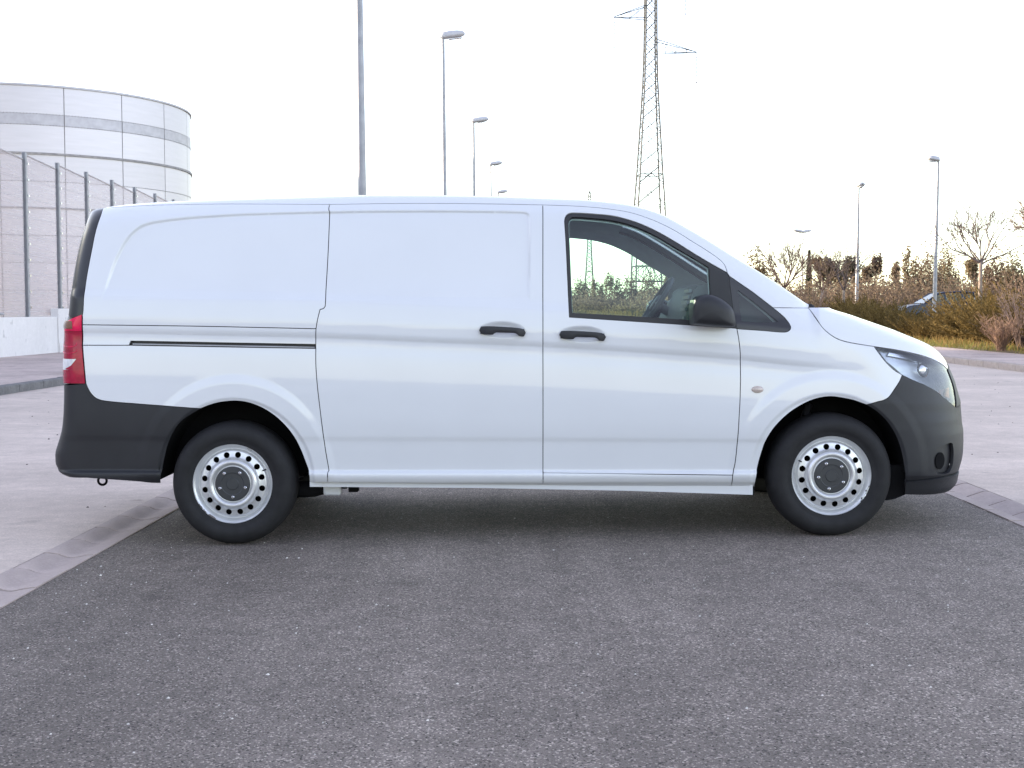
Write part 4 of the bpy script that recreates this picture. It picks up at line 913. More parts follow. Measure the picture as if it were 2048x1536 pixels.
# loose grit and debris
def scatter(name, m, n, xr, yr, zf, s0, s1, seed, keep=lambda x, y: True):
    rnd = random.Random(seed); b = MB()
    for _ in range(n):
        x, y = rnd.uniform(*xr), rnd.uniform(*yr)
        if not keep(x, y): continue
        s_ = rnd.uniform(s0, s1) * rnd.uniform(.6, 1.2); a = rnd.uniform(0, 6.28); z = zf(x)
        p = [(rd(x, y) + s_ * math.cos(a + q) * rnd.uniform(.6, 1.1), y + s_ * math.sin(a + q) * rnd.uniform(.6, 1.1), z) for q in (0, 1.5, 3.1, 4.6)]
        t = (rd(x, y) + s_ * .15, y, z + s_ * rnd.uniform(.5, .9))
        b.add(p + [t], [(0, 1, 4), (1, 2, 4), (2, 3, 4), (3, 0, 4)])
    return tag(b.build(name, m), kind='stuff')
scatter('grit', M['grit'], 1000, (AL, AR), (3.2, 8.5), zroad, .0028, .0075, 3, lambda x, y: random.Random(x).random() < .25 + .75 * max(0, min(1, (-.3 - x) / 1.6)))
scatter('leaf_debris', M['debris'], 260, (KL, GL), (5.5, 18), lambda x: -.05, .004, .013, 5)
scatter('leaf_debris', M['debris'], 220, (GR, KR), (7, 25), lambda x: .026 if x < 4 else .02, .004, .015, 6)

# ------------------------------------------------------------------ left side: wall, screen fence, tank
XW = -13.02
wl_ = empty('boundary_wall', (rd(XW, 30), 30, 0)); tag(wl_, 'low whitewashed boundary wall along the left pavement under the screen fence', 'wall')
def wall_piece(name, y0, y1, h, x=0, t=.22, zb=-.1, m=None):
    o = MB().add([(rd(XW + x + dx, y) - rd(XW, 30), y - 30, z) for y in (y0, y1) for dx in (0, -t) for z in (zb, h)], [(0, 1, 3, 2), (4, 6, 7, 5), (0, 4, 5, 1), (2, 3, 7, 6), (1, 5, 7, 3), (0, 2, 6, 4)]).build(name, m or M['wall'], wl_)
    return bevel(o, .012, 2)
wall_piece('low_section', -10, 35.0, 1.075); wall_piece('tall_section', 35.02, 62, 1.30, x=.03)
wall_piece('plinth', 35.04, 62, .36, x=.055, t=.02)
fn = empty('screen_fence', (rd(-13.25, 35), 35, 0)); tag(fn, 'tall grey screen fence of mesh panels on steel posts in front of the tank', 'fence')
XF_ = -13.28
M['net'] = None
def net_mat():
    m = bpy.data.materials.new('windbreak_mesh'); m.use_nodes = True; n = m.node_tree.nodes; l = m.node_tree.links; b = n['Principled BSDF']
    b.inputs['Base Color'].default_value = (.50, .43, .435, 1); b.inputs['Roughness'].default_value = .9
    tc = n.new('ShaderNodeTexCoord'); mp = n.new('ShaderNodeMapping'); mp.inputs['Scale'].default_value = (1, .6, 9); l.new(tc.outputs['Object'], mp.inputs['Vector'])
    nz = n.new('ShaderNodeTexNoise'); nz.inputs['Scale'].default_value = 1.2; nz.inputs['Detail'].default_value = 4; l.new(mp.outputs[0], nz.inputs['Vector'])
    mr = n.new('ShaderNodeMapRange'); mr.inputs['From Min'].default_value = .3; mr.inputs['From Max'].default_value = .7; mr.inputs['To Min'].default_value = .34; mr.inputs['To Max'].default_value = .52
    l.new(nz.outputs['Fac'], mr.inputs['Value'])
    t = n.new('ShaderNodeBsdfTransparent'); mx = n.new('ShaderNodeMixShader'); l.new(mr.outputs[0], mx.inputs[0]); l.new(t.outputs[0], mx.inputs[1]); l.new(b.outputs[0], mx.inputs[2])
    l.new(mx.outputs[0], n['Material Output'].inputs[0]); return m
M['net'] = net_mat(); M['fence_wire'] = mat('fence_wire', (.44, .41, .42), .7, noise=(3, .1))
ys = [33.6 + 2.33 * (k - 4) for k in range(15)]
post0 = panel0 = wire0 = None
for k, y in enumerate(ys):
    if post0 is None:
        b = MB().box((-.048, -.05, 1.0), (-.03, .05, 5.40)).box((.03, -.05, 1.0), (.048, .05, 5.40)).box((-.03, -.008, 1.0), (.03, .008, 5.40))
        o = post0 = b.build('post', M['galv'], fn)
        b = MB()
        for z in np.arange(1.3, 5.3, .42): b.box((.055, .035, z), (.085, .075, z + .05))
        b.build('clip', M['chrome'], o)
    else:
        o = copy_tree(post0, fn)
    o.location = (rd(XF_, y) - rd(-13.25, 35), y - 35, 0)
    if k < len(ys) - 1:
        if panel0 is None:
            panel0 = o2 = MB().add([(0, .06, 1.12), (0, 2.28, 1.12), (0, 2.28, 5.22), (0, .05, 5.34), (.01, .06, 1.12), (.01, 2.28, 1.12), (.01, 2.28, 5.22), (.01, .05, 5.34)], [(0, 1, 2, 3), (3, 2, 6, 7)]).build('mesh_panel', M['net'], fn)
            b = MB()
            for i_ in range(9):
                z0 = 1.2 + i_ * .5; b.tube([(.0, .06, z0 + .02), (0, 1.2, z0 + .01), (0, 2.28, z0)], .005, 3)
            b.tube([(0, .05, 5.34), (0, 2.28, 5.22)], .022, 5)
            b.build('wire', M['fence_wire'], o2)
        else: o2 = copy_tree(panel0, fn)
        o2.location = (rd(XF_, y) - rd(-13.25, 35), y - 35, 0)
b = MB().tube([(rd(-13.1, 20), 20, 1.16), (rd(-13.1, 31.6), 31.6, 1.16)], .03, 6)
for y in (22, 25, 28, 31): b.box((rd(-13.13, y), y - .03, 1.06), (rd(-13.07, y), y + .03, 1.17))
tag(b.build('hand_rail', M['galv']), 'thin steel rail on top of the low white wall at the left edge', 'rail')
# storage tank of bolted steel sheets
TX, TY, TR = -26.6, 70.5, 8.62
tank = empty('storage_tank', (TX, TY, 0)); tag(tank, 'big round silver steel tank behind the screen fence on the left', 'tank')
def tank_mat():
    m = mat('tank_sheet', (.51, .49, .535), .42, metal=.6); n, l, b = nodes(m)
    tc = n.new('ShaderNodeTexCoord'); oi = n.new('ShaderNodeObjectInfo')
    mp = n.new('ShaderNodeMapping'); mp.inputs['Scale'].default_value = (.6, .6, 6); l.new(tc.outputs['Object'], mp.inputs['Vector'])
    nz = n.new('ShaderNodeTexNoise'); nz.inputs['Scale'].default_value = .9; nz.inputs['Detail'].default_value = 5; l.new(mp.outputs[0], nz.inputs['Vector'])
    ad = n.new('ShaderNodeMath'); ad.operation = 'MULTIPLY_ADD'; l.new(oi.outputs['Random'], ad.inputs[0]); ad.inputs[1].default_value = .35; l.new(nz.outputs['Fac'], ad.inputs[2])
    mr = n.new('ShaderNodeMapRange'); mr.inputs['From Min'].default_value = .3; mr.inputs['From Max'].default_value = 1.05; mr.inputs['To Min'].default_value = .88; mr.inputs['To Max'].default_value = 1.08; l.new(ad.outputs[0], mr.inputs['Value'])
    mx = n.new('ShaderNodeVectorMath'); mx.operation = 'SCALE'; mx.inputs[0].default_value = (.51, .49, .535); l.new(mr.outputs[0], mx.inputs['Scale']); l.new(mx.outputs[0], b.inputs['Base Color'])
    m2 = n.new('ShaderNodeMapRange'); m2.inputs['To Min'].default_value = .36; m2.inputs['To Max'].default_value = .50; l.new(nz.outputs['Fac'], m2.inputs['Value']); l.new(m2.outputs[0], b.inputs['Roughness'])
    return m
M['tank'] = tank_mat(); M['tank_band'] = mat('tank_band', (.39, .38, .42), .5, metal=.7, noise=(3, .1))
M['seam'] = mat('tank_seam', (.28, .27, .28), .7, noise=(5, .2))
def ztank(py): return 1.22 + (623 - py) * 61.9 / 2533
rows_ = [ztank(p) for p in (172.5, 228, 250, 307, 362, 415, 470, 525, 580, 640, 700)] + [-.2]
NS = 18; da = 2 * math.pi / NS; a0 = math.radians(-90 - 10.6 + 2.1)
for i_ in range(len(rows_) - 1):
    zt_, zb = rows_[i_], rows_[i_ + 1]; proto = None
    for k in range(NS):
        if proto is None:
            b = MB(); n_ = 8; g = .0022
            G_ = [[((TR + (.012 if i_ % 2 else 0)) * math.cos(t), (TR + (.012 if i_ % 2 else 0)) * math.sin(t), z) for z in (zb + .006, zt_ - .006)] for t in np.linspace(g, da - g, n_)]
            b.grid(G_); proto = o = b.build('sheet', M['tank_band'] if i_ == 1 else M['tank'], tank, smooth=True)
        else:
            o = proto.copy(); COL.objects.link(o); o.parent = tank
        o.rotation_euler = (0, 0, a0 + k * da)
MB().lathe([(TR - .03, -.2), (TR - .03, rows_[0] - .02)], 96, axis='z').build('inner_wall', M['seam'], tank, smooth=True)
def ring(name, z, h, out, m):
    return MB().lathe([(TR - .01, z - h), (TR + out, z - h), (TR + out, z + h), (TR - .01, z + h)], 120, axis='z').build(name, m, tank, smooth=True, angle=30)
ring('rim_angle', rows_[0] + .03, .05, .07, M['tank_band'])
for i_, nm in ((3, .055), (5, .04)): ring('stiffener', rows_[i_], nm, .08, M['seam'])
bl = MB()
for i_ in (1, 2, 4, 6, 7):
    for k in range(360):
        t = 2 * math.pi * k / 360
        if math.sin(t) > .25: continue
        c, s_ = math.cos(t), math.sin(t); r_ = TR + .03; z = rows_[i_]; h = .02
        bl.add([(r_ * c - h * s_, r_ * s_ + h * c, z - h), (r_ * c + h * s_, r_ * s_ - h * c, z - h), (r_ * c + h * s_, r_ * s_ - h * c, z + h), (r_ * c - h * s_, r_ * s_ + h * c, z + h)], [(0, 1, 2, 3)])
tag(bl.build('bolt', M['seam'], tank), kind='stuff')
MB().lathe([(TR, rows_[0]), (0, rows_[0] + .5)], 96, axis='z').build('tank_roof', M['galv'], tank, smooth=True)
# unseen shed left of the view, added to throw shade over the street
sh = empty('shade_shed', (-24.5, 10, 0)); tag(sh, 'unseen plain shed left of the street, added to shade it', 'building')
MB().box((-26, -36, -.2), (0, 38, 8.4)).build('wall', M['wall'], sh)
MB().prism([(-26.3, 8.4), (.3, 8.4), (.3, 8.6), (-13, 10.2), (-26.3, 8.6)], 'y', -36.3, 38.3).build('roof', M['galv'], sh)

# ------------------------------------------------------------------ street lamps and pylons
def lamp_head(b, L=1.0, w=.20, h=.25, tilt=.16):
    rows = []
    for t, k_, hh in ((-.12, .25, .4), (-.08, .6, .75), (.0, .75, .95), (.25, .95, 1), (.6, 1, 1), (.85, .9, .8), (.97, .6, .45), (1.0, .2, .2)):
        rows.append([(t * L, w * k_ * math.cos(q), t * L * tilt + h * hh * (.65 if math.sin(q) > 0 else .35) * math.sin(q) + h * .35) for q in np.linspace(0, 2 * math.pi, 13)])
    b.grid(rows); return b
def street_lamp(x, y, H, r0, r1, label, group, ang=0, L=.75, lean=0, heads=1):
    t = empty('street_lamp', (x, y, 0)); tag(t, label, 'street lamp', group)
    b = MB().tube([(lean * (k / 10), 0, H * k / 10 * 1.0 - .15 * (k == 0)) for k in range(11)], [r0 + (r1 - r0) * k / 10 for k in range(11)], 14)
    b.build('pole', M['galv'], t, smooth=True, angle=40)
    MB().box((-.22, -.22, -.1), (.22, .22, .16)).build('base_plate', M['galv'], t)
    for k in range(heads):
        o = lamp_head(MB(), L).build('lamp_head', M['lamp_head'], t, smooth=True); o.location = (lean, 0, H - .02); o.rotation_euler = (0, 0, ang + math.pi * k * .93)
        b = MB().box((.25 * L, -.10, -.012), (.88 * L, .10, .012)); b.build('lamp_glass', M['white_lens'], o); g_ = o.children[0]; g_.location = (0, 0, -.02); g_.rotation_euler = (0, -math.atan(.16), 0)
    return t
def px_x(px, d): return (px - 1024) / 2533 * d
G1 = 'street lamps in a row behind the van roof'
for d, px, lab in ((23.6, 729.5, 'thick grey lamp pole nearest the van, rising out of the top of the picture'), (41.4, 893, 'grey street lamp with flat head next to the thickest pole behind the van'),
                   (59.6, 951.5, 'smaller grey street lamp between the second pole and the smallest one'), (77, 984.5, 'thin distant street lamp with its head just above the van roof'), (95, 999, 'farthest street lamp, only its head showing over the van roof')):
    street_lamp(px_x(px, d), d, 10.0, .092, .052, lab, G1, ang=.28, L=.72, lean=-.02 * 41.4 / 10)
G2 = 'street lamps behind the hedge on the right'
street_lamp(px_x(1866.5, 57), 57, 7.9, .105, .055, 'tall street lamp in front of the bare tree at right, head turned left', G2, ang=math.pi - .05, L=.50, lean=.07)
street_lamp(px_x(1711.5, 69), 69, 7.9, .115, .055, 'street lamp on the right seen head on beside the smaller bare tree', G2, ang=-math.pi / 2 + .15, L=.5, lean=.03)
street_lamp(px_x(1603, 110), 110, 8.0, .08, .05, 'far twin headed street lamp beside the dark cypress', G2, ang=.5, L=.9, lean=0, heads=2)

def pylon(x, y, prof, arms, label, rot=0, bw=1.0, panels=14, top=None):
    """lattice tower; prof = [(z, half width)], arms = [(z, side, length)]"""
    t = empty('pylon', (x, y, 0), rot); tag(t, label, 'pylon', 'power pylons in a line')
    zz = [p[0] for p in prof]; hw = [p[1] for p in prof]; W_ = lambda z: float(np.interp(z, zz, hw))
    for sx in (-1, 1):
        for sy in (-1, 1):
            MB().tube([(sx * w_, sy * w_, z) for z, w_ in prof], .085 * bw, 4).build('leg', M['pylon'], t)
    b = MB(); z = zz[0] + (3 if top is None else top); lv = [z]
    while z < zz[-1] - .5: z += max(1.5, W_(z) * 1.55); lv.append(min(z, zz[-1]))
    for i_, (za, zb) in enumerate(zip(lv, lv[1:])):
        a, c = W_(za), W_(zb)
        for sy in (-1, 1):
            b.bar((-a, sy * a, za), (c, sy * c, zb), .052 * bw); b.bar((a, sy * a, za), (-c, sy * c, zb), .052 * bw)
            b.bar((sy * a, -a, za), (sy * c, c, zb), .035 * bw); b.bar((sy * a, a, za), (sy * c, -c, zb), .035 * bw)
    b.build('bracing', M['pylon'], t)
    b = MB()
    for zf in (6.9, 5.0, 18.3):
        a = W_(zf)
        for sy in (-1, 1): b.bar((-a, sy * a, zf), (a, sy * a, zf), .07 * bw); b.bar((sy * a, -a, zf), (sy * a, a, zf), .06 * bw)
    a, c = W_(6.9), W_(2.2)
    for sy in (-1, 1):
        for q in (-.55, .55): b.bar((q * a, sy * a, 6.9), (q * a, sy * a, 5.0), .05 * bw); b.bar((0, sy * a, 6.9), (q * 1.0 * a, sy * a, 5.0), .05 * bw)
        b.bar((0, sy * a, 6.9), (-.5 * c, sy * c, 2.2), .05 * bw); b.bar((0, sy * a, 6.9), (.9 * c, sy * c, 2.2), .05 * bw)
    b.build('frame', M['pylon'], t)
    for (za, sd, L) in arms:
        a = W_(za); b = MB(); h = 1.55
        for sy in (-1, 1):
            b.bar((sd * a, sy * a, za), (sd * (a + L), 0, za + .1), .055 * bw); b.bar((sd * a, sy * a, za + h), (sd * (a + L), 0, za + .18), .055 * bw)
            for f_ in (.25, .5, .75): b.bar((sd * (a + L * f_), sy * a * (1 - f_), za + .1 * f_), (sd * (a + L * f_), sy * a * (1 - f_), za + h * (1 - f_) + .2 * f_), .03 * bw)
            b.bar((sd * a, sy * a, za + h), (sd * (a + L * .5), sy * a * .5, za + .05), .03 * bw)
        o = b.build('crossarm', M['pylon'], t)
        b = MB(); tip = sd * (a + L)
        b.tube([(tip, 0, za + .1), (tip, 0, za - .5)], .03 * bw, 5)
        for k in range(16): b.lathe([(.02, 0), (.10 * bw, .03), (.10 * bw, .06), (.02, .09)], 8, axis='z', at=(tip, 0, za - .6 - k * .165))
        b.box((tip - .06, -.06, za - 3.7), (tip + .06, .06, za - 3.45))
        b.build('insulator', M['insulator'], o)
    return t
pr_ = [(0, 2.0), (6.9, 1.92), (14.7, 1.66), (18.3, 1.42), (26, 1.0), (30, .80), (34, .70), (41, .64), (50, .55), (53, .2)]
pylon(17.25, 160, pr_, [(33.4, 1, 5.1), (37.6, -1, 3.9), (41.8, 1, 3.7), (46, -1, 3.4)], 'tall lattice pylon standing behind the van cab with crossarms in view', .06, bw=1.2)
pylon((1178 - 1024) / 2533 * 545, 545, pr_[:-2] + [(50, .6), (52.6, .2)], [(33.4, 1, 5.1), (37.6, -1, 3.9), (41.8, 1, 3.7), (46, -1, 3.4)], 'distant lattice pylon seen through the cab windows', .05, bw=2.0)
# ------------------------------------------------------------------ plants
def mesh_np(name, V, T, m, parent=None):
    me = bpy.data.meshes.new(name); V = np.asarray(V, np.float32).reshape(-1, 3); T = np.asarray(T, np.int32).reshape(-1, 3)
    me.vertices.add(len(V)); me.vertices.foreach_set('co', V.ravel())
    me.loops.add(T.size); me.loops.foreach_set('vertex_index', T.ravel())
    me.polygons.add(len(T)); me.polygons.foreach_set('loop_start', np.arange(0, T.size, 3, dtype=np.int32))
    me.update(calc_edges=True); me.validate(); me.materials.append(m)
    o = bpy.data.objects.new(name, me); COL.objects.link(o)
    if parent: o.parent = parent
    return o
def blades(C, D, L, Wd, rng):
    """one slender two-triangle leaf per row: centre, direction, length, width"""
    n = len(C); D = D / (np.linalg.norm(D, axis=1)[:, None] + 1e-9)
    q = rng.normal(size=(n, 3)); s_ = np.cross(D, q); s_ /= np.linalg.norm(s_, axis=1)[:, None] + 1e-9
    L = np.broadcast_to(L, n)[:, None]; Wd = np.broadcast_to(Wd, n)[:, None]
    V = np.stack([C - D * L * .5, C + s_ * Wd * .5, C + D * L * .5, C - s_ * Wd * .5], 1).reshape(-1, 3)
    i = np.arange(n)[:, None] * 4
    T = np.concatenate([i + np.array([[0, 1, 2]]), i + np.array([[0, 2, 3]])]).astype(int)
    return V, T
# low spreading junipers of the hedge: arching feathery plumes
def juniper_mesh(seed):
    rng = np.random.default_rng(seed); C = []; D = []; L = []
    st = MB()
    for k in range(150):
        a = rng.uniform(0, 2 * np.pi); reach = rng.uniform(.55, 1.35); h = rng.uniform(.35, 1.30) * (1.0 if rng.random() < .8 else 1.15)
        base = np.array([rng.normal(0, .22), rng.normal(0, .22), .05])
        lean = np.array([-.42, 0, 0])
        tip = base + np.array([math.cos(a) * reach, math.sin(a) * reach, h]) + lean * rng.uniform(.3, 1.2)
        mid = base * .5 + tip * .5 + np.array([math.cos(a) * .1, math.sin(a) * .1, -.10 + .05 * rng.normal()])
        t = np.linspace(.22, 1, 30)[:, None]
        p = (1 - t) ** 2 * base + 2 * t * (1 - t) * mid + t * t * tip
        d = 2 * (1 - t) * (mid - base) + 2 * t * (tip - mid); d /= np.linalg.norm(d, axis=1)[:, None]
        if k % 5 == 0: st.tube([p[0], p[10], p[20]], [.014, .010, .005], 4)
        for rep in range(3):
            j = rng.normal(size=p.shape) * .55
            dd = d + j; off = j * .05 * (1.15 - t)
            C.append(p + off + d * .02); D.append(dd); L.append(np.full(len(p), .15) * (1.15 - .55 * t[:, 0]) * rng.uniform(.7, 1.3, len(p)))
    C = np.concatenate(C); D = np.concatenate(D); L = np.concatenate(L)
    V, T = blades(C, D, L, L * .28, rng)
    return V, T, st
jun = []
for sd in range(4):
    V, T, st = juniper_mesh(sd + 1); r_ = empty('juniper_shrub'); o = mesh_np('foliage', V, T, M['juniper'], r_); st.build('stem', M['bark'], r_); jun.append(r_)
rnd = random.Random(11)
hedge = []
for row, (x0, n_, y0, dy) in enumerate(((14.35, 24, 30.6, 1.75), (15.9, 16, 32, 2.3))):
    for k in range(n_):
        y = y0 + k * dy + rnd.uniform(-.3, .3); hedge.append((rd(x0 + rnd.uniform(-.3, .3), y), y, .82 + .3 * rnd.random() + (.08 if row else 0), row))
marks = [(2075, 'juniper shrub cut by the right edge of the picture behind the tall leafless shrub'), (2010, 'olive juniper shrub behind the pale leafless shrub near the right edge'),
         (1958, 'juniper shrub standing directly below the vase shaped bare tree'), (1920, 'juniper shrub between the parked car and the vase shaped tree'),
         (1880, 'juniper shrub below the roof of the half hidden parked car'), (1842, 'juniper shrub below the nose of the half hidden parked car'),
         (1800, 'olive juniper shrub left of the half hidden parked car'), (1765, 'juniper shrub second to the left of the half hidden parked car'),
         (1715, 'juniper shrub at the foot of the head on street lamp'), (1685, 'juniper shrub below the smaller bare dark tree')]
used = set()
for i, (x, y, s_, row) in enumerate(hedge):
    t = jun[i] if i < 4 else copy_tree(jun[i % 4])
    px = 1024 + 2533 * x / y
    if 1800 < px < 1935: s_ *= .66
    t.location = (x, y, .22 + .05 * row); t.rotation_euler = (0, 0, rnd.uniform(-.5, .5)); t.scale = (s_ * 1.05, s_ * 1.05, s_ * rnd.uniform(.85, 1.1))
    near = [(abs(px - p), l_) for p, l_ in marks if l_ not in used]
    if row == 0 and near and min(near)[0] < 22:
        lab = min(near)[1]; used.add(lab)
    else: lab = 'olive juniper shrub in the far part of the hedge beyond the van bonnet' if row == 0 else 'juniper shrub in the back row of the hedge on the right'
    tag(t, lab, 'shrub', 'junipers along the right pavement' if row == 0 else 'junipers at the back of the hedge')

def tufts(name, m, n, area, hrange, seed, kind='stuff', lean=.3, wd=.012, zf=lambda x: 0, patchy=0):
    rng = np.random.default_rng(seed)
    xr, yr = area; x = rng.uniform(*xr, n); y = rng.uniform(*yr, n); h = rng.uniform(*hrange, n)
    z = np.array([zf(a) for a in x])
    if patchy:
        k = np.sin(x * 2.1 + 1.3 * np.sin(y * .9)) + np.sin(y * 1.7 + x) + rng.normal(0, .7, n) > patchy - 1
        x, y, h, z = x[k], y[k], h[k] * rng.uniform(.5, 1.4, k.sum()), z[k]; n = len(x)
    D = np.stack([rng.normal(0, lean, n), rng.normal(0, lean, n), np.ones(n)], 1)
    C = np.stack([x + TW * y, y, z + h * .45], 1)
    V, T = blades(C, D, h, wd * rng.uniform(.7, 1.6, n), rng)
    return tag(mesh_np(name, V, T, m), kind=kind)
vz = lambda x: .155 + max(0, x - 12.3) * .045
tufts('verge_grass', M['grass'], 9000, ((12.15, 13.9), (28, 62)), (.05, .20), 3, zf=vz, wd=.016, patchy=1.0)
tufts('dry_verge_grass', M['dry_grass'], 6000, ((12.3, 14.2), (28, 62)), (.08, .34), 4, zf=vz, wd=.014, patchy=1.1)
tufts('field_grass', M['dry_grass'], 26000, ((-12, 16), (52, 80)), (.4, 1.35), 5, zf=lambda x: .1, wd=.05, lean=.2)
tufts('field_grass', M['dry_grass'], 14000, ((17, 42), (48, 80)), (.25, .8), 6, zf=lambda x: .4, wd=.05)

# small dry shrubs at the hedge foot
def dry_shrub(x, y, z, h, w_, label, m, seed):
    rng = random.Random(seed); b = MB()
    for k in range(90):
        a = rng.uniform(0, 6.28); r_ = w_ * rng.uniform(.15, .6); hh = h * rng.uniform(.5, 1.05)
        p0 = (rng.gauss(0, .05), rng.gauss(0, .05), 0); p1 = (math.cos(a) * r_ * .5, math.sin(a) * r_ * .5, hh * .55); p2 = (math.cos(a) * r_ + rng.gauss(0, .04), math.sin(a) * r_, hh)
        b.tube([p0, p1, p2], [.010, .007, .003], 3, caps=False)
        for q in range(5):
            f_ = rng.uniform(.4, 1); p = [p1[i_] + (p2[i_] - p1[i_]) * f_ for i_ in range(3)]
            b.tube([p, (p[0] + rng.gauss(0, .10), p[1] + rng.gauss(0, .10), p[2] + rng.uniform(.03, .2))], [.005, .002], 3, caps=False)
    t = empty('dry_shrub', (x, y, z)); tag(t, label, 'shrub'); b.build('stem', m, t); return t
dry_shrub(px_x(2003, 33), 33, .2, .85, 1.0, 'pale leafless shrub at the foot of the hedge near the right edge', M['red_twig'], 2)
dry_shrub(px_x(2044, 33.5), 33.5, .2, 1.55, 1.3, 'tall brown leafless shrub cut by the right edge of the picture', M['twig'], 3)
dry_shrub(px_x(2052, 39), 39, .3, 2.1, 2.6, 'reddish twiggy bush rising behind the hedge at the right edge', M['red_twig'], 8)

# trees: tapered trunk and limbs, forks by recursion
def grow(b, p, d, L, r, depth, rng, up=.15, spread=.6, tips=None, kids=(2, 4), shrink=.70):
    n_ = 4; pts = [Vector(p)]; dd = Vector(d).normalized(); rr = [r]
    for k in range(n_):
        dd = (dd + Vector((rng.gauss(0, .13), rng.gauss(0, .13), rng.gauss(0, .08) + up * .25))).normalized()
        pts.append(pts[-1] + dd * L / n_); rr.append(r * (1 - .42 * (k + 1) / n_))
    b.tube(pts, rr, 6 if r > .03 else (4 if r > .012 else 3), caps=False)
    if depth == 0:
        if tips is not None: tips.append((pts[-1], dd))
        return
    for k in range(rng.randint(*kids)):
        f_ = rng.uniform(.45, 1.0) if k else 1.0
        i_ = min(n_ - 1, int(f_ * n_)); q = pts[i_] + (pts[i_ + 1] - pts[i_]) * (f_ * n_ - i_) if f_ < 1 else pts[-1]
        ax = dd.orthogonal().normalized(); ax.rotate(Matrix.Rotation(rng.uniform(0, 6.28), 3, dd))
        nd = dd.copy(); nd.rotate(Matrix.Rotation(rng.uniform(.35, 1) * spread * (1 if k else .5), 3, ax))
        grow(b, q, nd, L * shrink * rng.uniform(.75, 1.15), max(.0075, r * .60 * (1 if k else 1.1)), depth - 1, rng, up, spread, tips, kids, shrink)
def bare_tree(x, y, z, fork, r, limbs, label, seed, L=1.15, depth=4, lean=(0, 0), m='bark', mt='twig', tilt=.8, spread=.62, up=.12, dirs=None):
    rng = random.Random(seed); t = empty('bare_tree', (x, y, z)); tag(t, label, 'tree')
    b = MB(); top = Vector((lean[0], lean[1], fork))
    b.tube([(0, 0, -.2), (lean[0] * .2, 0, fork * .35), (lean[0] * .6, lean[1] * .5, fork * .7), top], [r * 1.2, r, r * .9, r * .95], 9)
    b.build('trunk', M[m], t, smooth=True)
    b = MB()
    for k in range(limbs):
        a = 2 * math.pi * (k + rng.uniform(-.25, .25)) / limbs + seed; tl_ = tilt * rng.uniform(.65, 1.2)
        grow(b, top - Vector((0, 0, rng.uniform(.0, .12))), (math.cos(a) * math.sin(tl_), math.sin(a) * math.sin(tl_) * .8, math.cos(tl_)), L * rng.uniform(.85, 1.15), r * .5, depth, rng, up, spread)
    for dx, dy, dz, L_ in dirs or ():
        grow(b, top - Vector((0, 0, rng.uniform(0, .1))), (dx, dy, dz), L_ * 1.22, r * .42, depth, rng, up, spread)
    b.build('crown', M[mt], t, smooth=True); return t
bare_tree(px_x(1958, 45), 45, .45, 2.52, .072, 0, 'bare vase shaped tree with pale trunk behind the hedge beside the tall street lamp', 5, depth=4, spread=.55, up=.05,
          dirs=[(-1, .1, .50, .85), (-.75, -.2, .9, .75), (-.55, .3, 1, .80), (-.2, -.1, 1, .70), (.1, .4, 1, .65), (.35, -.3, 1, .75), (.8, .1, .7, .85), (.95, -.2, .62, .85), (.5, .5, .9, .7), (-.9, .5, .7, .7)])
bare_tree(px_x(1686, 62), 62, .5, 1.8, .065, 6, 'bare dark tree beside the street lamp that is seen head on', 21, L=1.05, depth=4, tilt=.62)
bare_tree(px_x(1566, 60), 60, .5, 1.85, .085, 8, 'bare reddish tree just above the van bonnet', 9, L=.95, depth=4, tilt=.85, mt='red_twig')
bare_tree(px_x(1634, 55), 55, .4, 1.75, .06, 5, 'bare tree with crooked pale trunk beside the cypress', 14, L=.8, depth=4, lean=(.22, 0), tilt=.8, mt='red_twig')
bare_tree(px_x(2108, 30), 30, .3, 2.5, .05, 7, 'bare tree outside the right edge, only its twig tips reaching in', 31, L=.62, depth=4, tilt=.9, mt='red_twig')
dry_shrub(px_x(1617, 52), 52, .4, 1.9, 1.8, 'fan of leafless stems at the left of the hedge above the bonnet', M['red_twig'], 12)

def leafy(name, x, y, z, h, lobes, label, m, seed, size=.16, n=900, trunk=.06, cat='tree', group=None, crown0=None):
    """leaf clumps on a branching trunk; lobes = [(dx, dz, rx, rz)] relative to the base"""
    rng = np.random.default_rng(seed); t = empty(name, (x, y, z)); tag(t, label, cat, group)
    C = []
    tot = sum(l_[2] * l_[3] for l_ in lobes)
    for dx, dz, rx, rz in lobes:
        k = max(60, int(n * rx * rz / tot)); sub = max(5, int(k / 34))
        cen = rng.normal(size=(sub, 3)); cen /= np.linalg.norm(cen, axis=1)[:, None]; cen *= rng.uniform(.25, 1.0, (sub, 1)) ** .6
        idx = rng.integers(0, sub, k); p = cen[idx] + rng.normal(size=(k, 3)) * .21
        C.append(p * np.array([rx, rx * .8, rz]) + np.array([dx, rng.normal(0, rx * .2), dz]))
    C = np.concatenate(C); C = C[C[:, 2] > .03]
    V, T = blades(C, rng.normal(size=C.shape) + np.array([0, 0, .3]), size * rng.uniform(.6, 1.4, len(C)), size * .55, rng)
    mesh_np('crown', V, T, m, t)
    b = MB()
    for dx, dz, rx, rz in lobes:
        b.tube([(0, 0, -.2), (dx * .35, 0, dz * .45), (dx * .9, 0, max(.1, dz - rz * .4)), (dx, 0, dz + rz * .5)], [trunk, trunk * .8, trunk * .5, trunk * .15], 5)
    b.build('trunk', M['twig'], t); return t
def zpx(py, d): return 1.22 + (623 - py) / 2533 * d
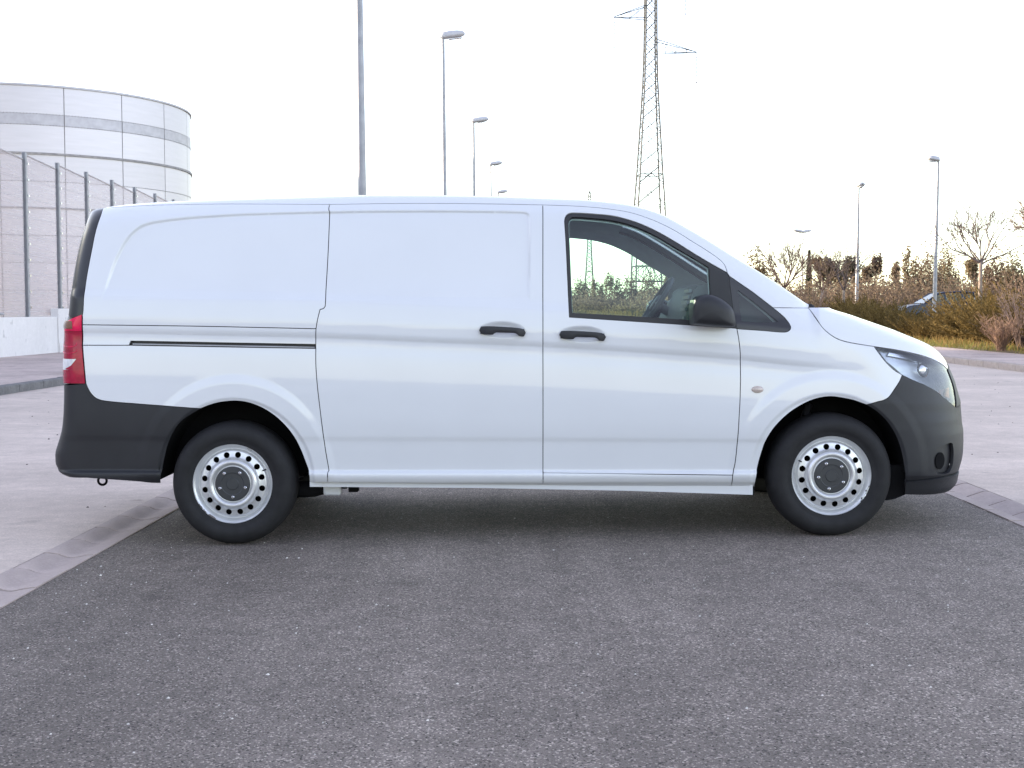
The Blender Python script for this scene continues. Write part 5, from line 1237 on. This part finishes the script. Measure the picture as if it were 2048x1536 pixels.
sky_trees = [  # px, top py, width px, distance, material, lobes style, label
    (1503, 509, 40, 75, 'pale_leaf', 1, 'brown bush top just above the sloping edge of the van windscreen'),
    (1532, 537, 40, 80, 'scrub', 1, 'dark bush between the windscreen edge and the reddish bare tree'),
    (1645, 521, 30, 85, 'scrub', 3, 'dark flat topped bush right of the cypress'),
    (1668, 527, 34, 82, 'pine', 3, 'dark slanting pine crown behind the smaller bare tree'),
    (1700, 525, 30, 88, 'pine', 4, 'small pine on thin trunks left of the head on street lamp'),
    (1741, 517, 30, 92, 'scrub', 5, 'twin crowned slim pine right of the head on street lamp'),
    (1789, 534, 15, 96, 'scrub', 4, 'little lone tree in the gap of the skyline'),
    (1820, 508, 32, 86, 'pale_leaf', 2, 'pale upright tree left of the tall street lamp'),
    (1853, 520, 38, 80, 'scrub', 1, 'round olive bush directly behind the tall street lamp'),
    (1888, 515, 40, 84, 'pale_leaf', 1, 'bushy pale tree between tall street lamp and vase shaped tree'),
    (1940, 523, 22, 88, 'pale_leaf', 4, 'thin pale sapling behind the vase shaped tree trunk'),
    (1990, 511, 50, 76, 'scrub', 1, 'broad olive tree right of the vase shaped tree'),
    (2024, 520, 36, 74, 'pine', 1, 'dark green tree near the right edge of the skyline'),
    (1160, 566, 34, 105, 'pine', 1, 'dark bush at the left of the view through the cab windows'),
    (1196, 566, 24, 100, 'pale_leaf', 2, 'pale bush left of centre in the view through the cab windows'),
    (1226, 556, 34, 108, 'pale_leaf', 2, 'open crowned tree in the middle of the view through the cab windows'),
    (1258, 562, 26, 104, 'scrub', 1, 'bush just left of the near pylon foot through the cab windows'),
    (1296, 560, 34, 110, 'scrub', 1, 'bush between the near pylon legs through the cab windows'),
    (1340, 556, 30, 106, 'pine', 2, 'bush right of the near pylon through the cab windows'),
]
for i, (px, py, wpx, d, m, st, lab) in enumerate(sky_trees):
    H = zpx(py, d) - .3 + .35; W_ = wpx * d / 2533 * 1.25; f_ = random.Random(i)
    if st == 1: lb = [(0, H * .55, W_ * .52, H * .46), (-W_ * .25, H * .42, W_ * .35, H * .36), (W_ * .28, H * .45, W_ * .33, H * .36)]
    elif st == 2: lb = [(-W_ * .22, H * .74, W_ * .26, H * .25), (W_ * .2, H * .62, W_ * .30, H * .26), (0, H * .35, W_ * .42, H * .3)]
    elif st == 3: lb = [(-W_ * .35, H * .88, W_ * .30, H * .12), (W_ * .02, H * .80, W_ * .34, H * .15), (W_ * .36, H * .68, W_ * .28, H * .17)]
    elif st == 4: lb = [(0, H * .84, W_ * .45, H * .16), (W_ * .25, H * .66, W_ * .26, H * .10)]
    else: lb = [(W_ * .24, H * .86, W_ * .28, H * .14), (-W_ * .26, H * .70, W_ * .28, H * .12)]
    leafy('leafy_tree', px_x(px, d), d, .3, H, lb, lab, M[m], i + 40, size=.17, n=int(900 + 60 * wpx))
# cypress
rng = np.random.default_rng(77); t = empty('cypress_tree', (px_x(1616, 105), 105, .3)); tag(t, 'slim dark cypress spire on the skyline above the bonnet', 'tree')
H = zpx(503, 105) - .3; z = rng.uniform(0, 1, 1800); a = rng.uniform(0, 6.28, 1800); r_ = .34 * (1 - z ** 1.6) ** .8 * np.sqrt(rng.uniform(.1, 1, 1800)) + .02
C = np.stack([r_ * np.cos(a), r_ * np.sin(a), z * H], 1); V, T = blades(C, rng.normal(0, .4, C.shape) + np.array([0, 0, 1.]), .34, .13, rng); mesh_np('crown', V, T, M['cypress'], t)
MB().tube([(0, 0, -.2), (0, 0, H * .8)], [.1, .03], 6).build('trunk', M['twig'], t)

# the scrub behind reads as one mass
def scrub(name, m, n, xr, yr, hf, seed, size=.24):
    rng = np.random.default_rng(seed); nb = n // 150
    bx = rng.uniform(*xr, nb); by = rng.uniform(*yr, nb); bh = np.array([hf(a, b_) for a, b_ in zip(bx, by)]) * rng.uniform(.55, 1.08, nb)
    i = rng.integers(0, nb, n); q = rng.normal(size=(n, 3)); q /= np.linalg.norm(q, axis=1)[:, None]; q *= rng.uniform(.4, 1.0, (n, 1)) ** .5
    q += rng.normal(size=q.shape) * .12
    C = np.stack([bx[i] + q[:, 0] * bh[i] * .62, by[i] + q[:, 1] * bh[i] * .5, .25 + bh[i] * .5 + q[:, 2] * bh[i] * .5], 1)
    C = C[C[:, 2] > .05]
    V, T = blades(C, rng.normal(size=C.shape) + np.array([0, 0, .6]), size * rng.uniform(.6, 1.5, len(C)), size * .5, rng)
    return tag(mesh_np(name, V, T, m), kind='stuff')
scrub('scrub_thicket', M['scrub'], 120000, (17, 62), (66, 98), lambda x, y: 3.2 + .4 * math.sin(x * .9), 1, size=.19)
scrub('scrub_thicket', M['pine'], 50000, (16, 62), (74, 104), lambda x, y: 3.5 + .5 * math.sin(x * .55 + 1), 2, size=.19)
scrub('low_brush', M['pale_leaf'], 22000, (15.5, 40), (66, 72), lambda x, y: 1.35, 3, size=.16)
scrub('low_brush', M['scrub'], 60000, (-14, 17), (84, 112), lambda x, y: 2.3 + .4 * math.sin(x * 1.3), 4)
scrub('low_brush', M['pale_leaf'], 36000, (-14, 17), (78, 92), lambda x, y: 1.5, 5)
scrub('low_brush', M['pine'], 30000, (-12, 17), (62, 70), lambda x, y: .95, 6)

# ------------------------------------------------------------------ the car behind the hedge
cx_, cy_ = px_x(1880, 60), 60
car = empty('parked_car', (cx_, cy_, .68)); tag(car, 'dark blue hatchback parked behind the hedge, only its roof and windows showing', 'car')
LX = 1.9                                            # half length, nose to the left
def carx(poly, y0, y1, name, m, parent=car, **k):
    return MB().prism([(a, z) for a, z in poly], 'y', y0, y1).build(name, m, parent, **k)
body_side = [(-2.0, .25), (1.55, .25), (1.62, .55), (1.56, .93), (.2, .95), (-1.0, .92), (-1.75, .80), (-2.05, .62), (-2.06, .35)]
bd = carx(body_side, -.84, .84, 'body', M['car_blue']); bevel(bd, .05, 3)
roofp = [(1.50, .93), (1.36, 1.38), (1.25, 1.455), (.7, 1.49), (.0, 1.46), (-.35, 1.38), (-1.05, .94)]
rows = []
for a, z in roofp:
    w_ = .80 if z < 1 else .66
    rows.append([(a, -w_, z - .02), (a, -w_ * .92, z), (a, w_ * .92, z), (a, w_, z - .02)])
MB().grid(rows[1:6]).build('roof', M['car_blue'], car, smooth=True)
MB().grid(rows[4:]).build('windscreen', M['dark_glass'], car)
MB().grid(rows[:2]).build('rear_window', M['dark_glass'], car)
for s in (-1, 1):
    def q(a, z): return (a, s * (.80 - (z - .93) / .5 * .16), z)
    for poly in ([(1.32, .98), (1.22, 1.34), (.82, 1.38), (.84, .97)], [(.74, .97), (.72, 1.385), (.02, 1.37), (-.02, .96)], [(-.10, .96), (-.08, 1.36), (-.36, 1.30), (-.86, .96)]):
        MB().add([q(*p) for p in poly], [(0, 1, 2, 3)]).build('side_window', M['glass'], car)
    for a0_, a1_ in (((1.50, .93), (1.30, 1.42)), ((.79, .95), (.77, 1.42)), ((-.06, .95), (-.03, 1.42)), ((-1.0, .93), (-.33, 1.38))):
        MB().tube([q(*a0_), q(*a1_)], .045, 5).build('pillar', M['car_blue'], car)
    MB().tube([q(1.30, 1.42), q(.7, 1.455), q(0, 1.43), q(-.35, 1.36)], .04, 5).build('roof_rail', M['car_blue'], car)
    for a in (-1.25, 1.0):
        MB().lathe([(.31, -.08), (.33, -.04), (.33, .08), (.2, .1)], 20, at=(a, s * .78, .30)).lathe([(.2, -.06), (0, -.06)], 16, at=(a, s * .78 , .30)).build('wheel', M['tyre'], car)
MB().tube([(1.1, 0, 1.46), (1.22, 0, 1.56)], [.02, .008], 5).build('aerial', M['dark'], car)
